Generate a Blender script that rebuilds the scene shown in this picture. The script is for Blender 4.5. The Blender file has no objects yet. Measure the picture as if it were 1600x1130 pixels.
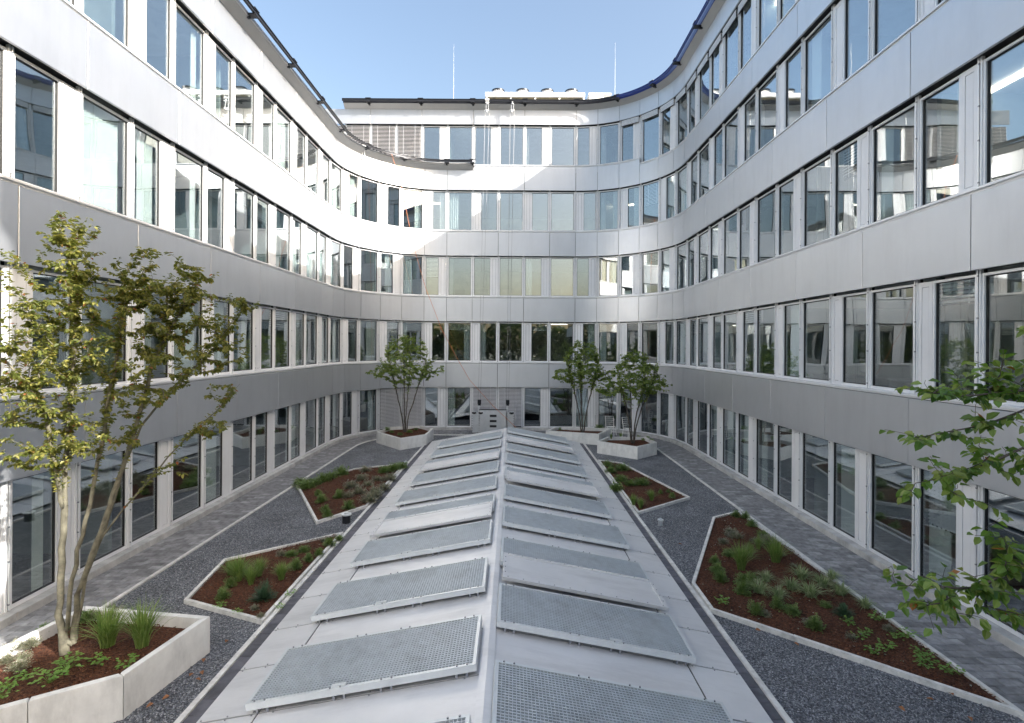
import bpy, math, random
from math import sin, cos, pi, radians, sqrt
from mathutils import Vector, Matrix, noise as mnoise

R = random.Random(7)
SC = bpy.context.scene
COL = SC.collection

# ------------------------------------------------------------------ camera, sky, sun, exposure
EYE = 4.46
cam_d = bpy.data.cameras.new('camera')
cam = bpy.data.objects.new('camera', cam_d)
COL.objects.link(cam)
cam_d.sensor_width = 36.0
cam_d.lens = 825.0 / 1600 * 36.0
cam_d.shift_y = -(565 - 540.5) / 1600.0
cam_d.clip_start = 0.05
cam_d.clip_end = 3000
cam.matrix_world = Matrix.Translation((0, 0, EYE)) @ Matrix.Rotation(pi / 2, 4, 'X') @ Matrix.Rotation(math.atan(0.0065), 4, 'Z')
SC.camera = cam

SUN = Vector((1.0, -0.60, 0.64)).normalized()          # towards the sun
SUN_EL = math.asin(SUN.z)
SUN_AZ = math.atan2(SUN.x, SUN.y)                       # clockwise from +Y
world = bpy.data.worlds.new('World')
SC.world = world
world.use_nodes = True
wn = world.node_tree
bg = wn.nodes['Background']
sky = wn.nodes.new('ShaderNodeTexSky')
sky.sky_type = 'NISHITA'
sky.sun_disc = False
sky.sun_elevation = SUN_EL
sky.sun_rotation = SUN_AZ
sky.altitude = 0
sky.air_density = 1.25
sky.dust_density = 5.5
sky.ozone_density = 1.0
wn.links.new(sky.outputs[0], bg.inputs[0])
bg.inputs[1].default_value = 0.060

sl = bpy.data.lights.new('sun', 'SUN')
sl.energy = 2.1
sl.angle = radians(0.53)
sl.color = (1.0, 0.965, 0.92)
so = bpy.data.objects.new('sun', sl)
COL.objects.link(so)
so.rotation_mode = 'QUATERNION'
so.rotation_quaternion = SUN.to_track_quat('Z', 'Y')
so.location = (30, -18, 30)

SC.view_settings.view_transform = 'Standard'
SC.view_settings.look = 'None'
SC.view_settings.gamma = 1.0
SC.view_settings.use_curve_mapping = False
SC.view_settings.exposure = 2.5
SC.render.engine = 'CYCLES'
SC.cycles.use_denoising = True
SC.cycles.max_bounces = 8
SC.cycles.diffuse_bounces = 5
SC.cycles.glossy_bounces = 4
SC.cycles.transparent_max_bounces = 24
SC.cycles.transmission_bounces = 4
SC.cycles.caustics_reflective = True
SC.cycles.blur_glossy = 1.0
SC.cycles.caustics_refractive = False
SC.cycles.sample_clamp_indirect = 6.0

# ------------------------------------------------------------------ helpers
class MB:
    """collects geometry for one mesh object"""
    def __init__(self):
        self.v = []; self.f = []; self.m = []
    def quad(self, a, b, c, d, mi=0):
        n = len(self.v); self.v += [tuple(a), tuple(b), tuple(c), tuple(d)]
        self.f.append((n, n+1, n+2, n+3)); self.m.append(mi)
    def tri(self, a, b, c, mi=0):
        n = len(self.v); self.v += [tuple(a), tuple(b), tuple(c)]
        self.f.append((n, n+1, n+2)); self.m.append(mi)
    def poly(self, pts, mi=0):
        n = len(self.v); self.v += [tuple(p) for p in pts]
        self.f.append(tuple(range(n, n+len(pts)))); self.m.append(mi)
    def box(self, x0, x1, y0, y1, z0, z1, mi=0, M=None):
        p = [(x0,y0,z0),(x1,y0,z0),(x1,y1,z0),(x0,y1,z0),(x0,y0,z1),(x1,y0,z1),(x1,y1,z1),(x0,y1,z1)]
        if M is not None: p = [tuple(M @ Vector(q)) for q in p]
        n = len(self.v); self.v += p
        for f in ((0,3,2,1),(4,5,6,7),(0,1,5,4),(1,2,6,5),(2,3,7,6),(3,0,4,7)):
            self.f.append(tuple(n+i for i in f)); self.m.append(mi)
    def cbox(self, x0, x1, y0, y1, z0, z1, c=0.006, mi=0):
        """box with chamfered front (-y) and top edges: three nested rings"""
        self.box(x0, x1, y0+c, y1, z0, z1, mi)
        n = len(self.v)
        self.v += [(x0,y0+c,z0),(x1,y0+c,z0),(x1,y0+c,z1),(x0,y0+c,z1),(x0+c,y0,z0+c),(x1-c,y0,z0+c),(x1-c,y0,z1-c),(x0+c,y0,z1-c)]
        # drop the plain front face of the inner box
        for i in range(len(self.f)-1, -1, -1):
            if self.f[i] == (n-8, n-7, n-3, n-4):
                del self.f[i]; del self.m[i]; break
        for f in ((0,1,5,4),(1,2,6,5),(2,3,7,6),(3,0,4,7),(4,5,6,7)):
            self.f.append(tuple(n+i for i in f)); self.m.append(mi)
    def prism(self, pts, z0, z1, mi=0, top=True, bot=True):
        n = len(self.v); k = len(pts)
        self.v += [(p[0],p[1],z0) for p in pts] + [(p[0],p[1],z1) for p in pts]
        for i in range(k):
            j = (i+1) % k
            self.f.append((n+i, n+j, n+k+j, n+k+i)); self.m.append(mi)
        if top: self.f.append(tuple(n+k+i for i in range(k))); self.m.append(mi)
        if bot: self.f.append(tuple(n+i for i in reversed(range(k)))); self.m.append(mi)
    def tube(self, pts, radii, n=6, mi=0, cap=True):
        pts = [Vector(p) for p in pts]
        if not isinstance(radii, (list, tuple)): radii = [radii]*len(pts)
        rings = []
        up = Vector((0.3, 0.2, 1)).normalized()
        for i, p in enumerate(pts):
            d = (pts[min(i+1, len(pts)-1)] - pts[max(i-1, 0)])
            if d.length < 1e-9: d = Vector((0,0,1))
            d.normalize()
            a = d.cross(up)
            if a.length < 1e-3: a = d.cross(Vector((1,0,0)))
            a.normalize(); b = d.cross(a)
            b0 = len(self.v)
            for k in range(n):
                t = 2*pi*k/n
                self.v.append(tuple(p + (a*cos(t) + b*sin(t))*radii[i]))
            rings.append(b0)
        for i in range(len(rings)-1):
            for k in range(n):
                k2 = (k+1) % n
                self.f.append((rings[i]+k, rings[i]+k2, rings[i+1]+k2, rings[i+1]+k)); self.m.append(mi)
        if cap:
            self.f.append(tuple(rings[0]+k for k in reversed(range(n)))); self.m.append(mi)
            self.f.append(tuple(rings[-1]+k for k in range(n))); self.m.append(mi)
    def cyl(self, c, r, z0, z1, n=14, mi=0, r2=None):
        self.tube([(c[0],c[1],z0),(c[0],c[1],z1)], [r, r if r2 is None else r2], n, mi)
    def mesh(self, name, mats, smooth=False):
        me = bpy.data.meshes.new(name)
        me.from_pydata(self.v, [], self.f)
        if not isinstance(mats, (list, tuple)): mats = [mats]
        for m in mats: me.materials.append(m)
        if len(mats) > 1: me.polygons.foreach_set('material_index', self.m)
        if smooth: me.polygons.foreach_set('use_smooth', [True]*len(self.f))
        me.update()
        return me
    def build(self, name, mats, parent=None, smooth=False, M=None):
        return put(name, self.mesh(name, mats, smooth), parent, M)

def put(name, me, parent=None, M=None):
    o = bpy.data.objects.new(name, me)
    COL.objects.link(o)
    if parent is not None: o.parent = parent
    if M is not None: o.matrix_world = M if parent is None else M
    if M is not None and parent is not None:
        o.matrix_basis = parent_inv(parent) @ M
    return o

def parent_inv(p):
    m = p.matrix_basis.copy(); q = p.parent
    while q is not None:
        m = q.matrix_basis @ m; q = q.parent
    return m.inverted()

def empty(name, loc=(0,0,0), rz=0.0):
    o = bpy.data.objects.new(name, None)
    COL.objects.link(o)
    o.empty_display_size = 0.2
    o.matrix_basis = Matrix.Translation(loc) @ Matrix.Rotation(rz, 4, 'Z')
    return o

def tag(o, label=None, cat=None, group=None, kind=None):
    if label: o['label'] = label
    if cat: o['category'] = cat
    if group: o['group'] = group
    if kind: o['kind'] = kind
    return o

# ------------------------------------------------------------------ materials
def nodes_of(name):
    m = bpy.data.materials.new(name); m.use_nodes = True
    nt = m.node_tree
    return m, nt, nt.nodes['Principled BSDF']

def N(nt, kind, **kw):
    n = nt.nodes.new(kind)
    for k, v in kw.items():
        if k.startswith('i_'): n.inputs[k[2:].replace('_', ' ')].default_value = v
        else: setattr(n, k, v)
    return n

def ramp(nt, stops):
    r = nt.nodes.new('ShaderNodeValToRGB')
    el = r.color_ramp.elements
    while len(el) < len(stops): el.new(0.5)
    for e, (p, c) in zip(el, stops):
        e.position = p; e.color = (c[0], c[1], c[2], 1)
    return r

def mat(name, col, rough=0.5, metal=0.0, var=0.06, scale=3.0, bump=0.0, bscale=60.0, rnd=0.0, spec=0.5, coords='pos', rvar=0.0, stain=0.0, sstretch=(1, 1, 1)):
    """plain surface with a soft cloud of colour variation, per-object variation and fine relief"""
    m, nt, p = nodes_of(name)
    L = nt.links
    geo = N(nt, 'ShaderNodeNewGeometry')
    src = geo.outputs['Position']
    if coords == 'obj':
        src = N(nt, 'ShaderNodeTexCoord').outputs['Object']
    n1 = N(nt, 'ShaderNodeTexNoise', i_Scale=scale, i_Detail=6.0, i_Roughness=0.62)
    L.new(src, n1.inputs['Vector'])
    a = [max(0, c*(1-var*2)) for c in col]; b = [min(1, c*(1+var*2)) for c in col]
    rp = ramp(nt, [(0.28, a), (0.72, b)])
    L.new(n1.outputs['Fac'], rp.inputs['Fac'])
    out = rp.outputs['Color']
    if rnd > 0:
        oi = N(nt, 'ShaderNodeObjectInfo')
        mr = N(nt, 'ShaderNodeMapRange')
        mr.inputs['To Min'].default_value = 1-rnd; mr.inputs['To Max'].default_value = 1+rnd
        L.new(oi.outputs['Random'], mr.inputs['Value'])
        mx = N(nt, 'ShaderNodeMix', data_type='RGBA', blend_type='MULTIPLY')
        mx.inputs['Factor'].default_value = 1.0
        L.new(out, mx.inputs[6]); L.new(mr.outputs['Result'], mx.inputs[7])
        out = mx.outputs[2]
    if stain > 0:
        mp = N(nt, 'ShaderNodeMapping'); mp.inputs['Scale'].default_value = sstretch
        L.new(src, mp.inputs['Vector'])
        n5 = N(nt, 'ShaderNodeTexNoise', i_Scale=1.6, i_Detail=9.0, i_Roughness=0.7)
        L.new(mp.outputs[0], n5.inputs['Vector'])
        m5 = N(nt, 'ShaderNodeMapRange'); m5.inputs['From Min'].default_value = .48; m5.inputs['From Max'].default_value = .68
        m5.inputs['To Min'].default_value = 1.0; m5.inputs['To Max'].default_value = 1-stain
        L.new(n5.outputs['Fac'], m5.inputs['Value'])
        x5 = N(nt, 'ShaderNodeMix', data_type='RGBA', blend_type='MULTIPLY'); x5.inputs['Factor'].default_value = 1.0
        L.new(out, x5.inputs[6]); L.new(m5.outputs['Result'], x5.inputs[7]); out = x5.outputs[2]
    L.new(out, p.inputs['Base Color'])
    p.inputs['Roughness'].default_value = rough
    p.inputs['Metallic'].default_value = metal
    p.inputs['Specular IOR Level'].default_value = spec
    if rvar > 0:
        n3 = N(nt, 'ShaderNodeTexNoise', i_Scale=scale*1.7, i_Detail=4.0)
        L.new(src, n3.inputs['Vector'])
        m3 = N(nt, 'ShaderNodeMapRange')
        m3.inputs['To Min'].default_value = max(0.02, rough-rvar); m3.inputs['To Max'].default_value = min(1, rough+rvar)
        L.new(n3.outputs['Fac'], m3.inputs['Value']); L.new(m3.outputs['Result'], p.inputs['Roughness'])
    if bump > 0:
        n2 = N(nt, 'ShaderNodeTexNoise', i_Scale=bscale, i_Detail=4.0)
        L.new(src, n2.inputs['Vector'])
        bp = N(nt, 'ShaderNodeBump'); bp.inputs['Strength'].default_value = bump; bp.inputs['Distance'].default_value = 0.02
        L.new(n2.outputs['Fac'], bp.inputs['Height']); L.new(bp.outputs['Normal'], p.inputs['Normal'])
    return m

M_PANEL = mat('silver_lacquered_panel', (0.63, 0.643, 0.665), 0.50, 0.92, 0.018, 0.7, 0.012, 3.0, rnd=0.03, rvar=0.05, stain=0.05, sstretch=(1.5, 1.5, .25))
M_FRAME = mat('anodised_frame', (0.78, 0.79, 0.80), 0.34, 0.2, 0.02, 4.0, rnd=0.03)
M_VENT = mat('pale_lacquered_panel', (0.76, 0.765, 0.775), 0.40, 0.1, 0.02, 2.0, rnd=0.04)
M_DARK = mat('dark_void', (0.02, 0.02, 0.022), 0.6)
M_GASKET = mat('black_gasket', (0.015, 0.015, 0.016), 0.5)
M_BACK = mat('spandrel_backing', (0.03, 0.03, 0.032), 0.7)
M_RAIL = mat('dark_rail_steel', (0.022, 0.024, 0.03), 0.4, 0.4)
M_NAVY = mat('navy_edge', (0.018, 0.04, 0.22), 0.35)  # even navy colour of the right-hand roof edge and rail
M_SOFFIT = mat('soffit_sheet', (0.38, 0.385, 0.39), 0.42, 0.2, 0.03, 2.0)
M_ROOFTOP = mat('roof_membrane', (0.30, 0.30, 0.30), 0.8, 0, 0.1, 1.0)
M_CONC = mat('light_concrete', (0.72, 0.72, 0.70), 0.75, 0, 0.05, 5.0, 0.10, 45.0, rnd=0.05, stain=0.22, sstretch=(1.5, 1.5, .5))
M_PLINTH = mat('plinth_concrete', (0.46, 0.455, 0.44), 0.8, 0, 0.12, 3.0, 0.12, 60.0, rnd=0.07, stain=0.35, sstretch=(1.2, 1.2, .6))
M_KERB = mat('pale_kerb_stone', (0.66, 0.65, 0.62), 0.8, 0, 0.08, 8.0, 0.15, 70.0, rnd=0.08, stain=0.3, sstretch=(3, 3, 3))
M_PAVER = mat('anthracite_paver', (0.25, 0.25, 0.255), 0.72, 0, 0.20, 7.0, 0.25, 90.0, rnd=0.28, stain=0.3, sstretch=(.8, .8, 1))
M_STRIPPAVER = mat('dark_strip_paver', (0.105, 0.105, 0.122), 0.7, 0, 0.18, 6.0, 0.2, 80.0, rnd=0.22, stain=0.3)
M_SHEET = mat('grey_roof_sheet', (0.72, 0.72, 0.725), 0.46, 0.4, 0.035, 1.1, 0.02, 2.5, rnd=0.035, rvar=0.08, stain=0.16, sstretch=(.35, 1.6, 1))
M_GALV = mat('galvanised_grating', (0.56, 0.61, 0.65), 0.42, 0.35, 0.05, 9.0, stain=0.2)
M_GALVF = mat('galvanised_frame', (0.66, 0.69, 0.70), 0.38, 0.35, 0.04, 5.0)
M_BOLT = mat('steel_bolt', (0.30, 0.31, 0.33), 0.35, 0.7)
M_CARPET = mat('office_carpet', (0.10, 0.10, 0.105), 0.9)
M_CEIL = mat('office_ceiling', (0.72, 0.73, 0.72), 0.8)
M_IWALL = mat('office_wall', (0.42, 0.44, 0.43), 0.8, 0, 0.2, 0.6)
M_PART = mat('glazed_partition', (0.30, 0.36, 0.36), 0.5, 0, 0.2, 0.5, rnd=0.35)
M_CURT = mat('sheer_curtain', (0.68, 0.71, 0.70), 0.85, 0, 0.05, 2.0, rnd=0.12)
M_FURN = mat('office_furniture', (0.33, 0.33, 0.34), 0.6, 0, 0.1, 2.0, rnd=0.5)
M_BLIND = mat('blind_slat', (0.76, 0.76, 0.78), 0.4, 0.3, 0.02, 2.0)
M_BARK = mat('smooth_grey_bark', (0.15, 0.14, 0.10), 0.85, 0, 0.28, 9.0, 0.4, 60.0)
M_BARKDK = mat('dark_bark', (0.10, 0.085, 0.07), 0.9, 0, 0.25, 9.0, 0.4, 60.0)
M_ROPE = mat('grey_wire_rope', (0.22, 0.22, 0.23), 0.5, 0.5)
M_ORANGE = mat('orange_rope', (0.62, 0.22, 0.10), 0.7)
M_WHITE = mat('white_paint', (0.80, 0.80, 0.79), 0.45, 0, 0.02, 4.0)
M_ALU = mat('cradle_aluminium', (0.62, 0.64, 0.66), 0.35, 0.5, 0.04, 6.0)
M_OCHRE = mat('ochre_coil', (0.17, 0.15, 0.085), 0.7, 0, 0.3, 3.0)

def emis(name, col, s):
    m, nt, p = nodes_of(name)
    p.inputs['Base Color'].default_value = (*col, 1)
    p.inputs['Emission Color'].default_value = (*col, 1)
    p.inputs['Emission Strength'].default_value = s
    return m
M_LAMP = emis('lit_ceiling_lamp', (1.0, 0.90, 0.72), 1.6)

def glass():
    m = bpy.data.materials.new('coated_glass'); m.use_nodes = True
    nt = m.node_tree; L = nt.links
    for n in list(nt.nodes): nt.nodes.remove(n)
    out = N(nt, 'ShaderNodeOutputMaterial')
    tr = N(nt, 'ShaderNodeBsdfTransparent'); tr.inputs[0].default_value = (0.91, 0.95, 0.945, 1)
    gl = N(nt, 'ShaderNodeBsdfGlossy'); gl.inputs['Roughness'].default_value = 0.0; gl.inputs['Color'].default_value = (0.93, 0.97, 1.0, 1)
    geo = N(nt, 'ShaderNodeNewGeometry')
    oi = N(nt, 'ShaderNodeObjectInfo')
    ad = N(nt, 'ShaderNodeVectorMath', operation='ADD')
    sc = N(nt, 'ShaderNodeVectorMath', operation='SCALE'); sc.inputs['Scale'].default_value = 40
    cb = N(nt, 'ShaderNodeCombineXYZ')
    L.new(oi.outputs['Random'], cb.inputs[0]); L.new(cb.outputs[0], sc.inputs[0])
    L.new(geo.outputs['Position'], ad.inputs[0]); L.new(sc.outputs[0], ad.inputs[1])
    ns = N(nt, 'ShaderNodeTexNoise', i_Scale=0.55, i_Detail=1.0)
    L.new(ad.outputs[0], ns.inputs['Vector'])
    bp = N(nt, 'ShaderNodeBump'); bp.inputs['Strength'].default_value = 0.35; bp.inputs['Distance'].default_value = 0.02
    L.new(ns.outputs['Fac'], bp.inputs['Height']); L.new(bp.outputs['Normal'], gl.inputs['Normal'])
    lw = N(nt, 'ShaderNodeLayerWeight'); lw.inputs['Blend'].default_value = 0.5
    pw = N(nt, 'ShaderNodeMath', operation='POWER'); pw.inputs[1].default_value = 3.2
    L.new(lw.outputs['Facing'], pw.inputs[0])
    mr = N(nt, 'ShaderNodeMapRange'); mr.inputs['To Min'].default_value = 0.24; mr.inputs['To Max'].default_value = 0.96
    L.new(pw.outputs[0], mr.inputs['Value'])
    mx = N(nt, 'ShaderNodeMixShader')
    L.new(mr.outputs['Result'], mx.inputs[0]); L.new(tr.outputs[0], mx.inputs[1]); L.new(gl.outputs[0], mx.inputs[2])
    L.new(mx.outputs[0], out.inputs['Surface'])
    return m
M_GLASS = glass()

def granular(name, cols, scale, bump, dist, rough=0.9, patch=None, spec=0.3):
    """loose ground: voronoi grains of mixed colours with relief"""
    m, nt, p = nodes_of(name); L = nt.links
    geo = N(nt, 'ShaderNodeNewGeometry')
    v = N(nt, 'ShaderNodeTexVoronoi', i_Scale=scale); v.inputs['Randomness'].default_value = 1
    L.new(geo.outputs['Position'], v.inputs['Vector'])
    sep = N(nt, 'ShaderNodeSeparateColor')
    L.new(v.outputs['Color'], sep.inputs[0])
    rp = ramp(nt, [(i/(len(cols)-1), c) for i, c in enumerate(cols)])
    L.new(sep.outputs[0], rp.inputs['Fac'])
    out = rp.outputs['Color']
    n1 = N(nt, 'ShaderNodeTexNoise', i_Scale=1.3, i_Detail=5.0)
    L.new(geo.outputs['Position'], n1.inputs['Vector'])
    mr = N(nt, 'ShaderNodeMapRange'); mr.inputs['From Min'].default_value = .3; mr.inputs['From Max'].default_value = .7
    mr.inputs['To Min'].default_value = .78; mr.inputs['To Max'].default_value = 1.2
    L.new(n1.outputs['Fac'], mr.inputs['Value'])
    mx = N(nt, 'ShaderNodeMix', data_type='RGBA', blend_type='MULTIPLY'); mx.inputs['Factor'].default_value = 1
    L.new(out, mx.inputs[6]); L.new(mr.outputs['Result'], mx.inputs[7])
    L.new(mx.outputs[2], p.inputs['Base Color'])
    p.inputs['Roughness'].default_value = rough
    p.inputs['Specular IOR Level'].default_value = spec
    n2 = N(nt, 'ShaderNodeTexNoise', i_Scale=scale*0.6, i_Detail=3.0)
    L.new(geo.outputs['Position'], n2.inputs['Vector'])
    ma = N(nt, 'ShaderNodeMath', operation='SUBTRACT')
    L.new(n2.outputs['Fac'], ma.inputs[0]); L.new(v.outputs['Distance'], ma.inputs[1])
    bp = N(nt, 'ShaderNodeBump'); bp.inputs['Strength'].default_value = bump; bp.inputs['Distance'].default_value = dist
    L.new(ma.outputs[0], bp.inputs['Height']); L.new(bp.outputs['Normal'], p.inputs['Normal'])
    return m
M_GRAVEL = granular('basalt_gravel', [(.050,.053,.060), (.092,.098,.11), (.135,.143,.157), (.20,.21,.225), (.40,.41,.42)], 62, 0.9, 0.02)
M_MULCH = granular('bark_mulch', [(.036,.014,.008), (.080,.030,.016), (.13,.048,.023), (.10,.038,.02), (.20,.085,.042)], 48, 1.0, 0.035)
M_EARTH = granular('outer_ground', [(.10,.10,.09), (.14,.14,.12), (.09,.10,.07)], 8, 0.3, 0.03)

def leaf_mat(name, cols, trans=0.35, rough=0.45, rare=None):
    m, nt, p = nodes_of(name); L = nt.links
    out = nt.nodes['Material Output']
    geo = N(nt, 'ShaderNodeNewGeometry')
    rp = ramp(nt, [(i/(len(cols)-1) if rare is None else (i/(len(cols)-1)*.982), c) for i, c in enumerate(cols)] + ([] if rare is None else [(.988, rare)]))
    rp.color_ramp.interpolation = 'LINEAR'
    L.new(geo.outputs['Random Per Island'], rp.inputs['Fac'])
    L.new(rp.outputs['Color'], p.inputs['Base Color'])
    p.inputs['Roughness'].default_value = rough
    tl = N(nt, 'ShaderNodeBsdfTranslucent')
    hs = N(nt, 'ShaderNodeHueSaturation'); hs.inputs['Saturation'].default_value = 1.15; hs.inputs['Value'].default_value = 1.3
    L.new(rp.outputs['Color'], hs.inputs['Color']); L.new(hs.outputs[0], tl.inputs[0])
    mx = N(nt, 'ShaderNodeMixShader'); mx.inputs[0].default_value = trans
    L.new(p.outputs[0], mx.inputs[1]); L.new(tl.outputs[0], mx.inputs[2]); L.new(mx.outputs[0], out.inputs['Surface'])
    return m
M_LEAF = leaf_mat('serviceberry_leaf', [(0.078,0.106,0.022), (0.138,0.166,0.037), (0.212,0.216,0.053), (0.331,0.304,0.083), (0.101,0.129,0.028), (0.184,0.184,0.046)], 0.45, rare=(.30,.12,.05))
M_LEAFDK = leaf_mat('dark_tree_leaf', [(0.094,0.164,0.041), (0.156,0.242,0.062), (0.235,0.312,0.077), (0.344,0.390,0.110), (0.140,0.211,0.054)])
M_LEAFBR = leaf_mat('bright_leaf', [(0.081,0.161,0.025), (0.127,0.230,0.040), (0.184,0.287,0.057), (0.276,0.333,0.092), (0.103,0.184,0.034)], 0.4, 0.35, (.30,.12,.03))
M_GRASS = leaf_mat('fountain_grass', [(0.096,0.180,0.038), (0.180,0.276,0.072), (0.288,0.360,0.120), (0.132,0.216,0.048)])
M_SEDGE = leaf_mat('variegated_sedge', [(0.176,0.242,0.088), (0.330,0.396,0.198), (0.110,0.176,0.055), (0.440,0.462,0.286)])
M_SHRUB = leaf_mat('shrub_leaf', [(0.084,0.156,0.036), (0.144,0.216,0.060), (0.228,0.300,0.102), (0.096,0.168,0.048)])
M_BALL = leaf_mat('blue_green_needle', [(0.044,0.094,0.050), (0.069,0.131,0.069), (0.100,0.163,0.088)])
M_ROSE = leaf_mat('fresh_green_leaf', [(.12,.24,.04), (.17,.32,.06), (.22,.36,.09)])
M_PALE = leaf_mat('pale_flower_leaf', [(.14,.17,.08), (.28,.28,.20), (.09,.12,.04), (.42,.40,.33), (.16,.10,.05)])
M_DEADLEAF = leaf_mat('fallen_leaf', [(.35,.14,.05), (.45,.25,.10), (.28,.10,.04), (.5,.42,.25)], 0.2)

# ------------------------------------------------------------------ plan of the facade
CW = 1.352
BZ = 27.75
LC = (-3.46, 23.30); LR = 4.45
RCX = 3.30; RC = (3.30, 23.45); RR = 4.30
NL, NR = 14, 14
K0, K1 = -6 - NL, 11 + NR                    # node range
def node(k):
    if k <= -6: return Vector((LC[0]-LR, LC[1] - 1.35*(-6-k)))
    if k <= 0:
        t = (k+6)*pi/12
        return Vector((LC[0]-LR*cos(t), LC[1]+LR*sin(t)))
    if k <= 5: return Vector((LC[0]+CW*k, BZ))
    if k <= 11:
        t = (k-5)*pi/12
        return Vector((RC[0]+RR*sin(t), RC[1]+RR*cos(t)))
    m = k-11
    return Vector((RC[0]+RR-0.0131*m, RC[1]-1.35*m))
def node4(k):
    return Vector((LC[0]+CW*k, BZ)) if k <= 0 else node(k)
def ndir(k, nf=node):
    """inward-to-building unit vector at a node (bisector)"""
    a = nf(k)-nf(k-1); b = nf(k+1)-nf(k)
    t = (a.normalized()+b.normalized()).normalized()
    return Vector((-t.y, t.x))
def frame(k, nf=node, z=0.0):
    a = nf(k); b = nf(k+1); t = (b-a); w = t.length; t.normalize()
    M = Matrix(((t.x, -t.y, 0, a.x), (t.y, t.x, 0, a.y), (0, 0, 1, z), (0, 0, 0, 1)))
    return M, w
def is_arc(k): return -6 <= k < 0 or 5 <= k < 11

PITCH = 3.453
SPB = lambda k: 2.28 + PITCH*(k-1)
SPH = 1.24
REC = 0.15

# fine path through all nodes (arcs subdivided) for strips; list of (point, inward dir)
def fine_path(k0, k1, nf=node, sub=4):
    pts = []
    for k in range(k0, k1):
        arc = is_arc(k) and not (nf is node4 and k < 0)
        for i in range(sub if arc else 1):
            f = i/(sub if arc else 1)
            if not arc:
                p = nf(k)
                d = ndir(k, nf)
            elif k < 0:
                t = (k+6+f)*pi/12; p = Vector((LC[0]-LR*cos(t), LC[1]+LR*sin(t))); d = Vector((-cos(t), sin(t)))
            else:
                t = (k-5+f)*pi/12; p = Vector((RC[0]+RR*sin(t), RC[1]+RR*cos(t))); d = Vector((sin(t), cos(t)))
            pts.append((p, d))
    p = nf(k1); d = ndir(k1, nf)
    pts.append((p, d))
    return pts

def strip(mb, path, prof, mi=0, closed=True, caps=True):
    """extrude profile [(depth into building, z)] along path"""
    n = len(prof); base = []
    for p, d in path:
        b = len(mb.v)
        for (y, z) in prof:
            q = p + d*y
            mb.v.append((q.x, q.y, z))
        base.append(b)
    m = n if closed else n-1
    for i in range(len(base)-1):
        for j in range(m):
            j2 = (j+1) % n
            mb.f.append((base[i]+j, base[i+1]+j, base[i+1]+j2, base[i]+j2)); mb.m.append(mi)
    if caps and closed:
        mb.f.append(tuple(base[0]+j for j in range(n))); mb.m.append(mi)
        mb.f.append(tuple(base[-1]+j for j in reversed(range(n)))); mb.m.append(mi)

# ------------------------------------------------------------------ ground
g = MB()
g.quad((-600,-500,-0.02), (600,-500,-0.02), (600,900,-0.02), (-600,900,-0.02))
tag(g.build('ground', M_EARTH), 'wide flat ground around the office building', 'ground', kind='structure')
g = MB()
g.quad((-8.6,-6,0.0), (8.6,-6,0.0), (8.6,29,0.0), (-8.6,29,0.0))
tag(g.build('gravel_court', M_GRAVEL), 'dark grey basalt gravel surface of the courtyard', 'gravel', kind='structure')

# perimeter path: pavers between plinth and kerb
def path_w(k):          # width from facade plane to kerb
    if k <= -6: return 1.03
    if k <= 0: return 1.03 + (k+6)/6*0.45
    if k <= 5: return 1.48
    if k <= 11: return 1.48 - (k-5)/6*0.28
    return 1.20
def ring(s, off):
    """s in node units -> point at off metres in front of the facade"""
    k = int(math.floor(s)); f = s-k
    if k >= K1: k = K1-1; f = s-k
    if is_arc(k):
        if k < 0:
            t = (s+6)*pi/12; d = Vector((-cos(t), sin(t))); p = Vector((LC[0], LC[1])) + d*LR
        else:
            t = (s-5)*pi/12; d = Vector((sin(t), cos(t))); p = Vector((RC[0], RC[1])) + d*RR
    else:
        a = node(k); b = node(k+1); p = a.lerp(b, f); t = (b-a).normalized(); d = Vector((-t.y, t.x))
    return p - d*off
def pw(s):
    k = math.floor(s); f = s-k
    return path_w(k)*(1-f) + path_w(k+1)*f

path_root = empty('perimeter_path')
tag(path_root, 'dark grey paver path running along the foot of the facade', 'path', kind='structure')
bm = MB()
for i in range(K0*4, K1*4):
    s0, s1 = i/4, (i+1)/4
    a, b, c, d = ring(s0, -0.1), ring(s1, -0.1), ring(s1, pw(s1)), ring(s0, pw(s0))
    bm.quad((a.x,a.y,.004), (d.x,d.y,.004), (c.x,c.y,.004), (b.x,b.y,.004))
bm.build('paving_bed', mat('joint_sand', (.045,.045,.05), .9), path_root)
pavers = []
row = 0
s = float(K0)
def seglen(s):
    k = math.floor(s)
    return (LR*pi/12 if k < 0 else RR*pi/12) if is_arc(k) else 1.35
while s < K1-0.13:
    ds = 0.162/seglen(s+1e-4)
    w = pw(s)
    o = 0.0 if row % 2 == 0 else 0.15
    e = [0.0] + [0.3*i - o for i in range(1, 8) if 0.06 < 0.3*i - o < w-0.06] + [w]
    for a, b in zip(e[:-1], e[1:]):
        gp = 0.005
        sa, sb = s+gp/seglen(s+1e-4), s+ds-gp/seglen(s+1e-4)
        q = [ring(sa, a+gp), ring(sa, b-gp), ring(sb, b-gp), ring(sb, a+gp)]
        pavers.append(q)
    s += ds; row += 1
def quad_piece(mb, q, z0, z1, ch=0.006):
    c = sum((Vector((p.x, p.y)) for p in q), Vector((0,0)))/4
    n = len(mb.v)
    for p in q: mb.v.append((p.x, p.y, z0))
    for p in q: mb.v.append((p.x, p.y, z1-ch))
    for p in q:
        d = (c-p).normalized()*ch*1.4
        mb.v.append((p.x+d.x, p.y+d.y, z1))
    for i in range(4):
        j = (i+1) % 4
        mb.f.append((n+j, n+i, n+4+i, n+4+j)); mb.m.append(0)
        mb.f.append((n+4+j, n+4+i, n+8+i, n+8+j)); mb.m.append(0)
    mb.f.append((n+11, n+10, n+9, n+8)); mb.m.append(0)
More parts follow.
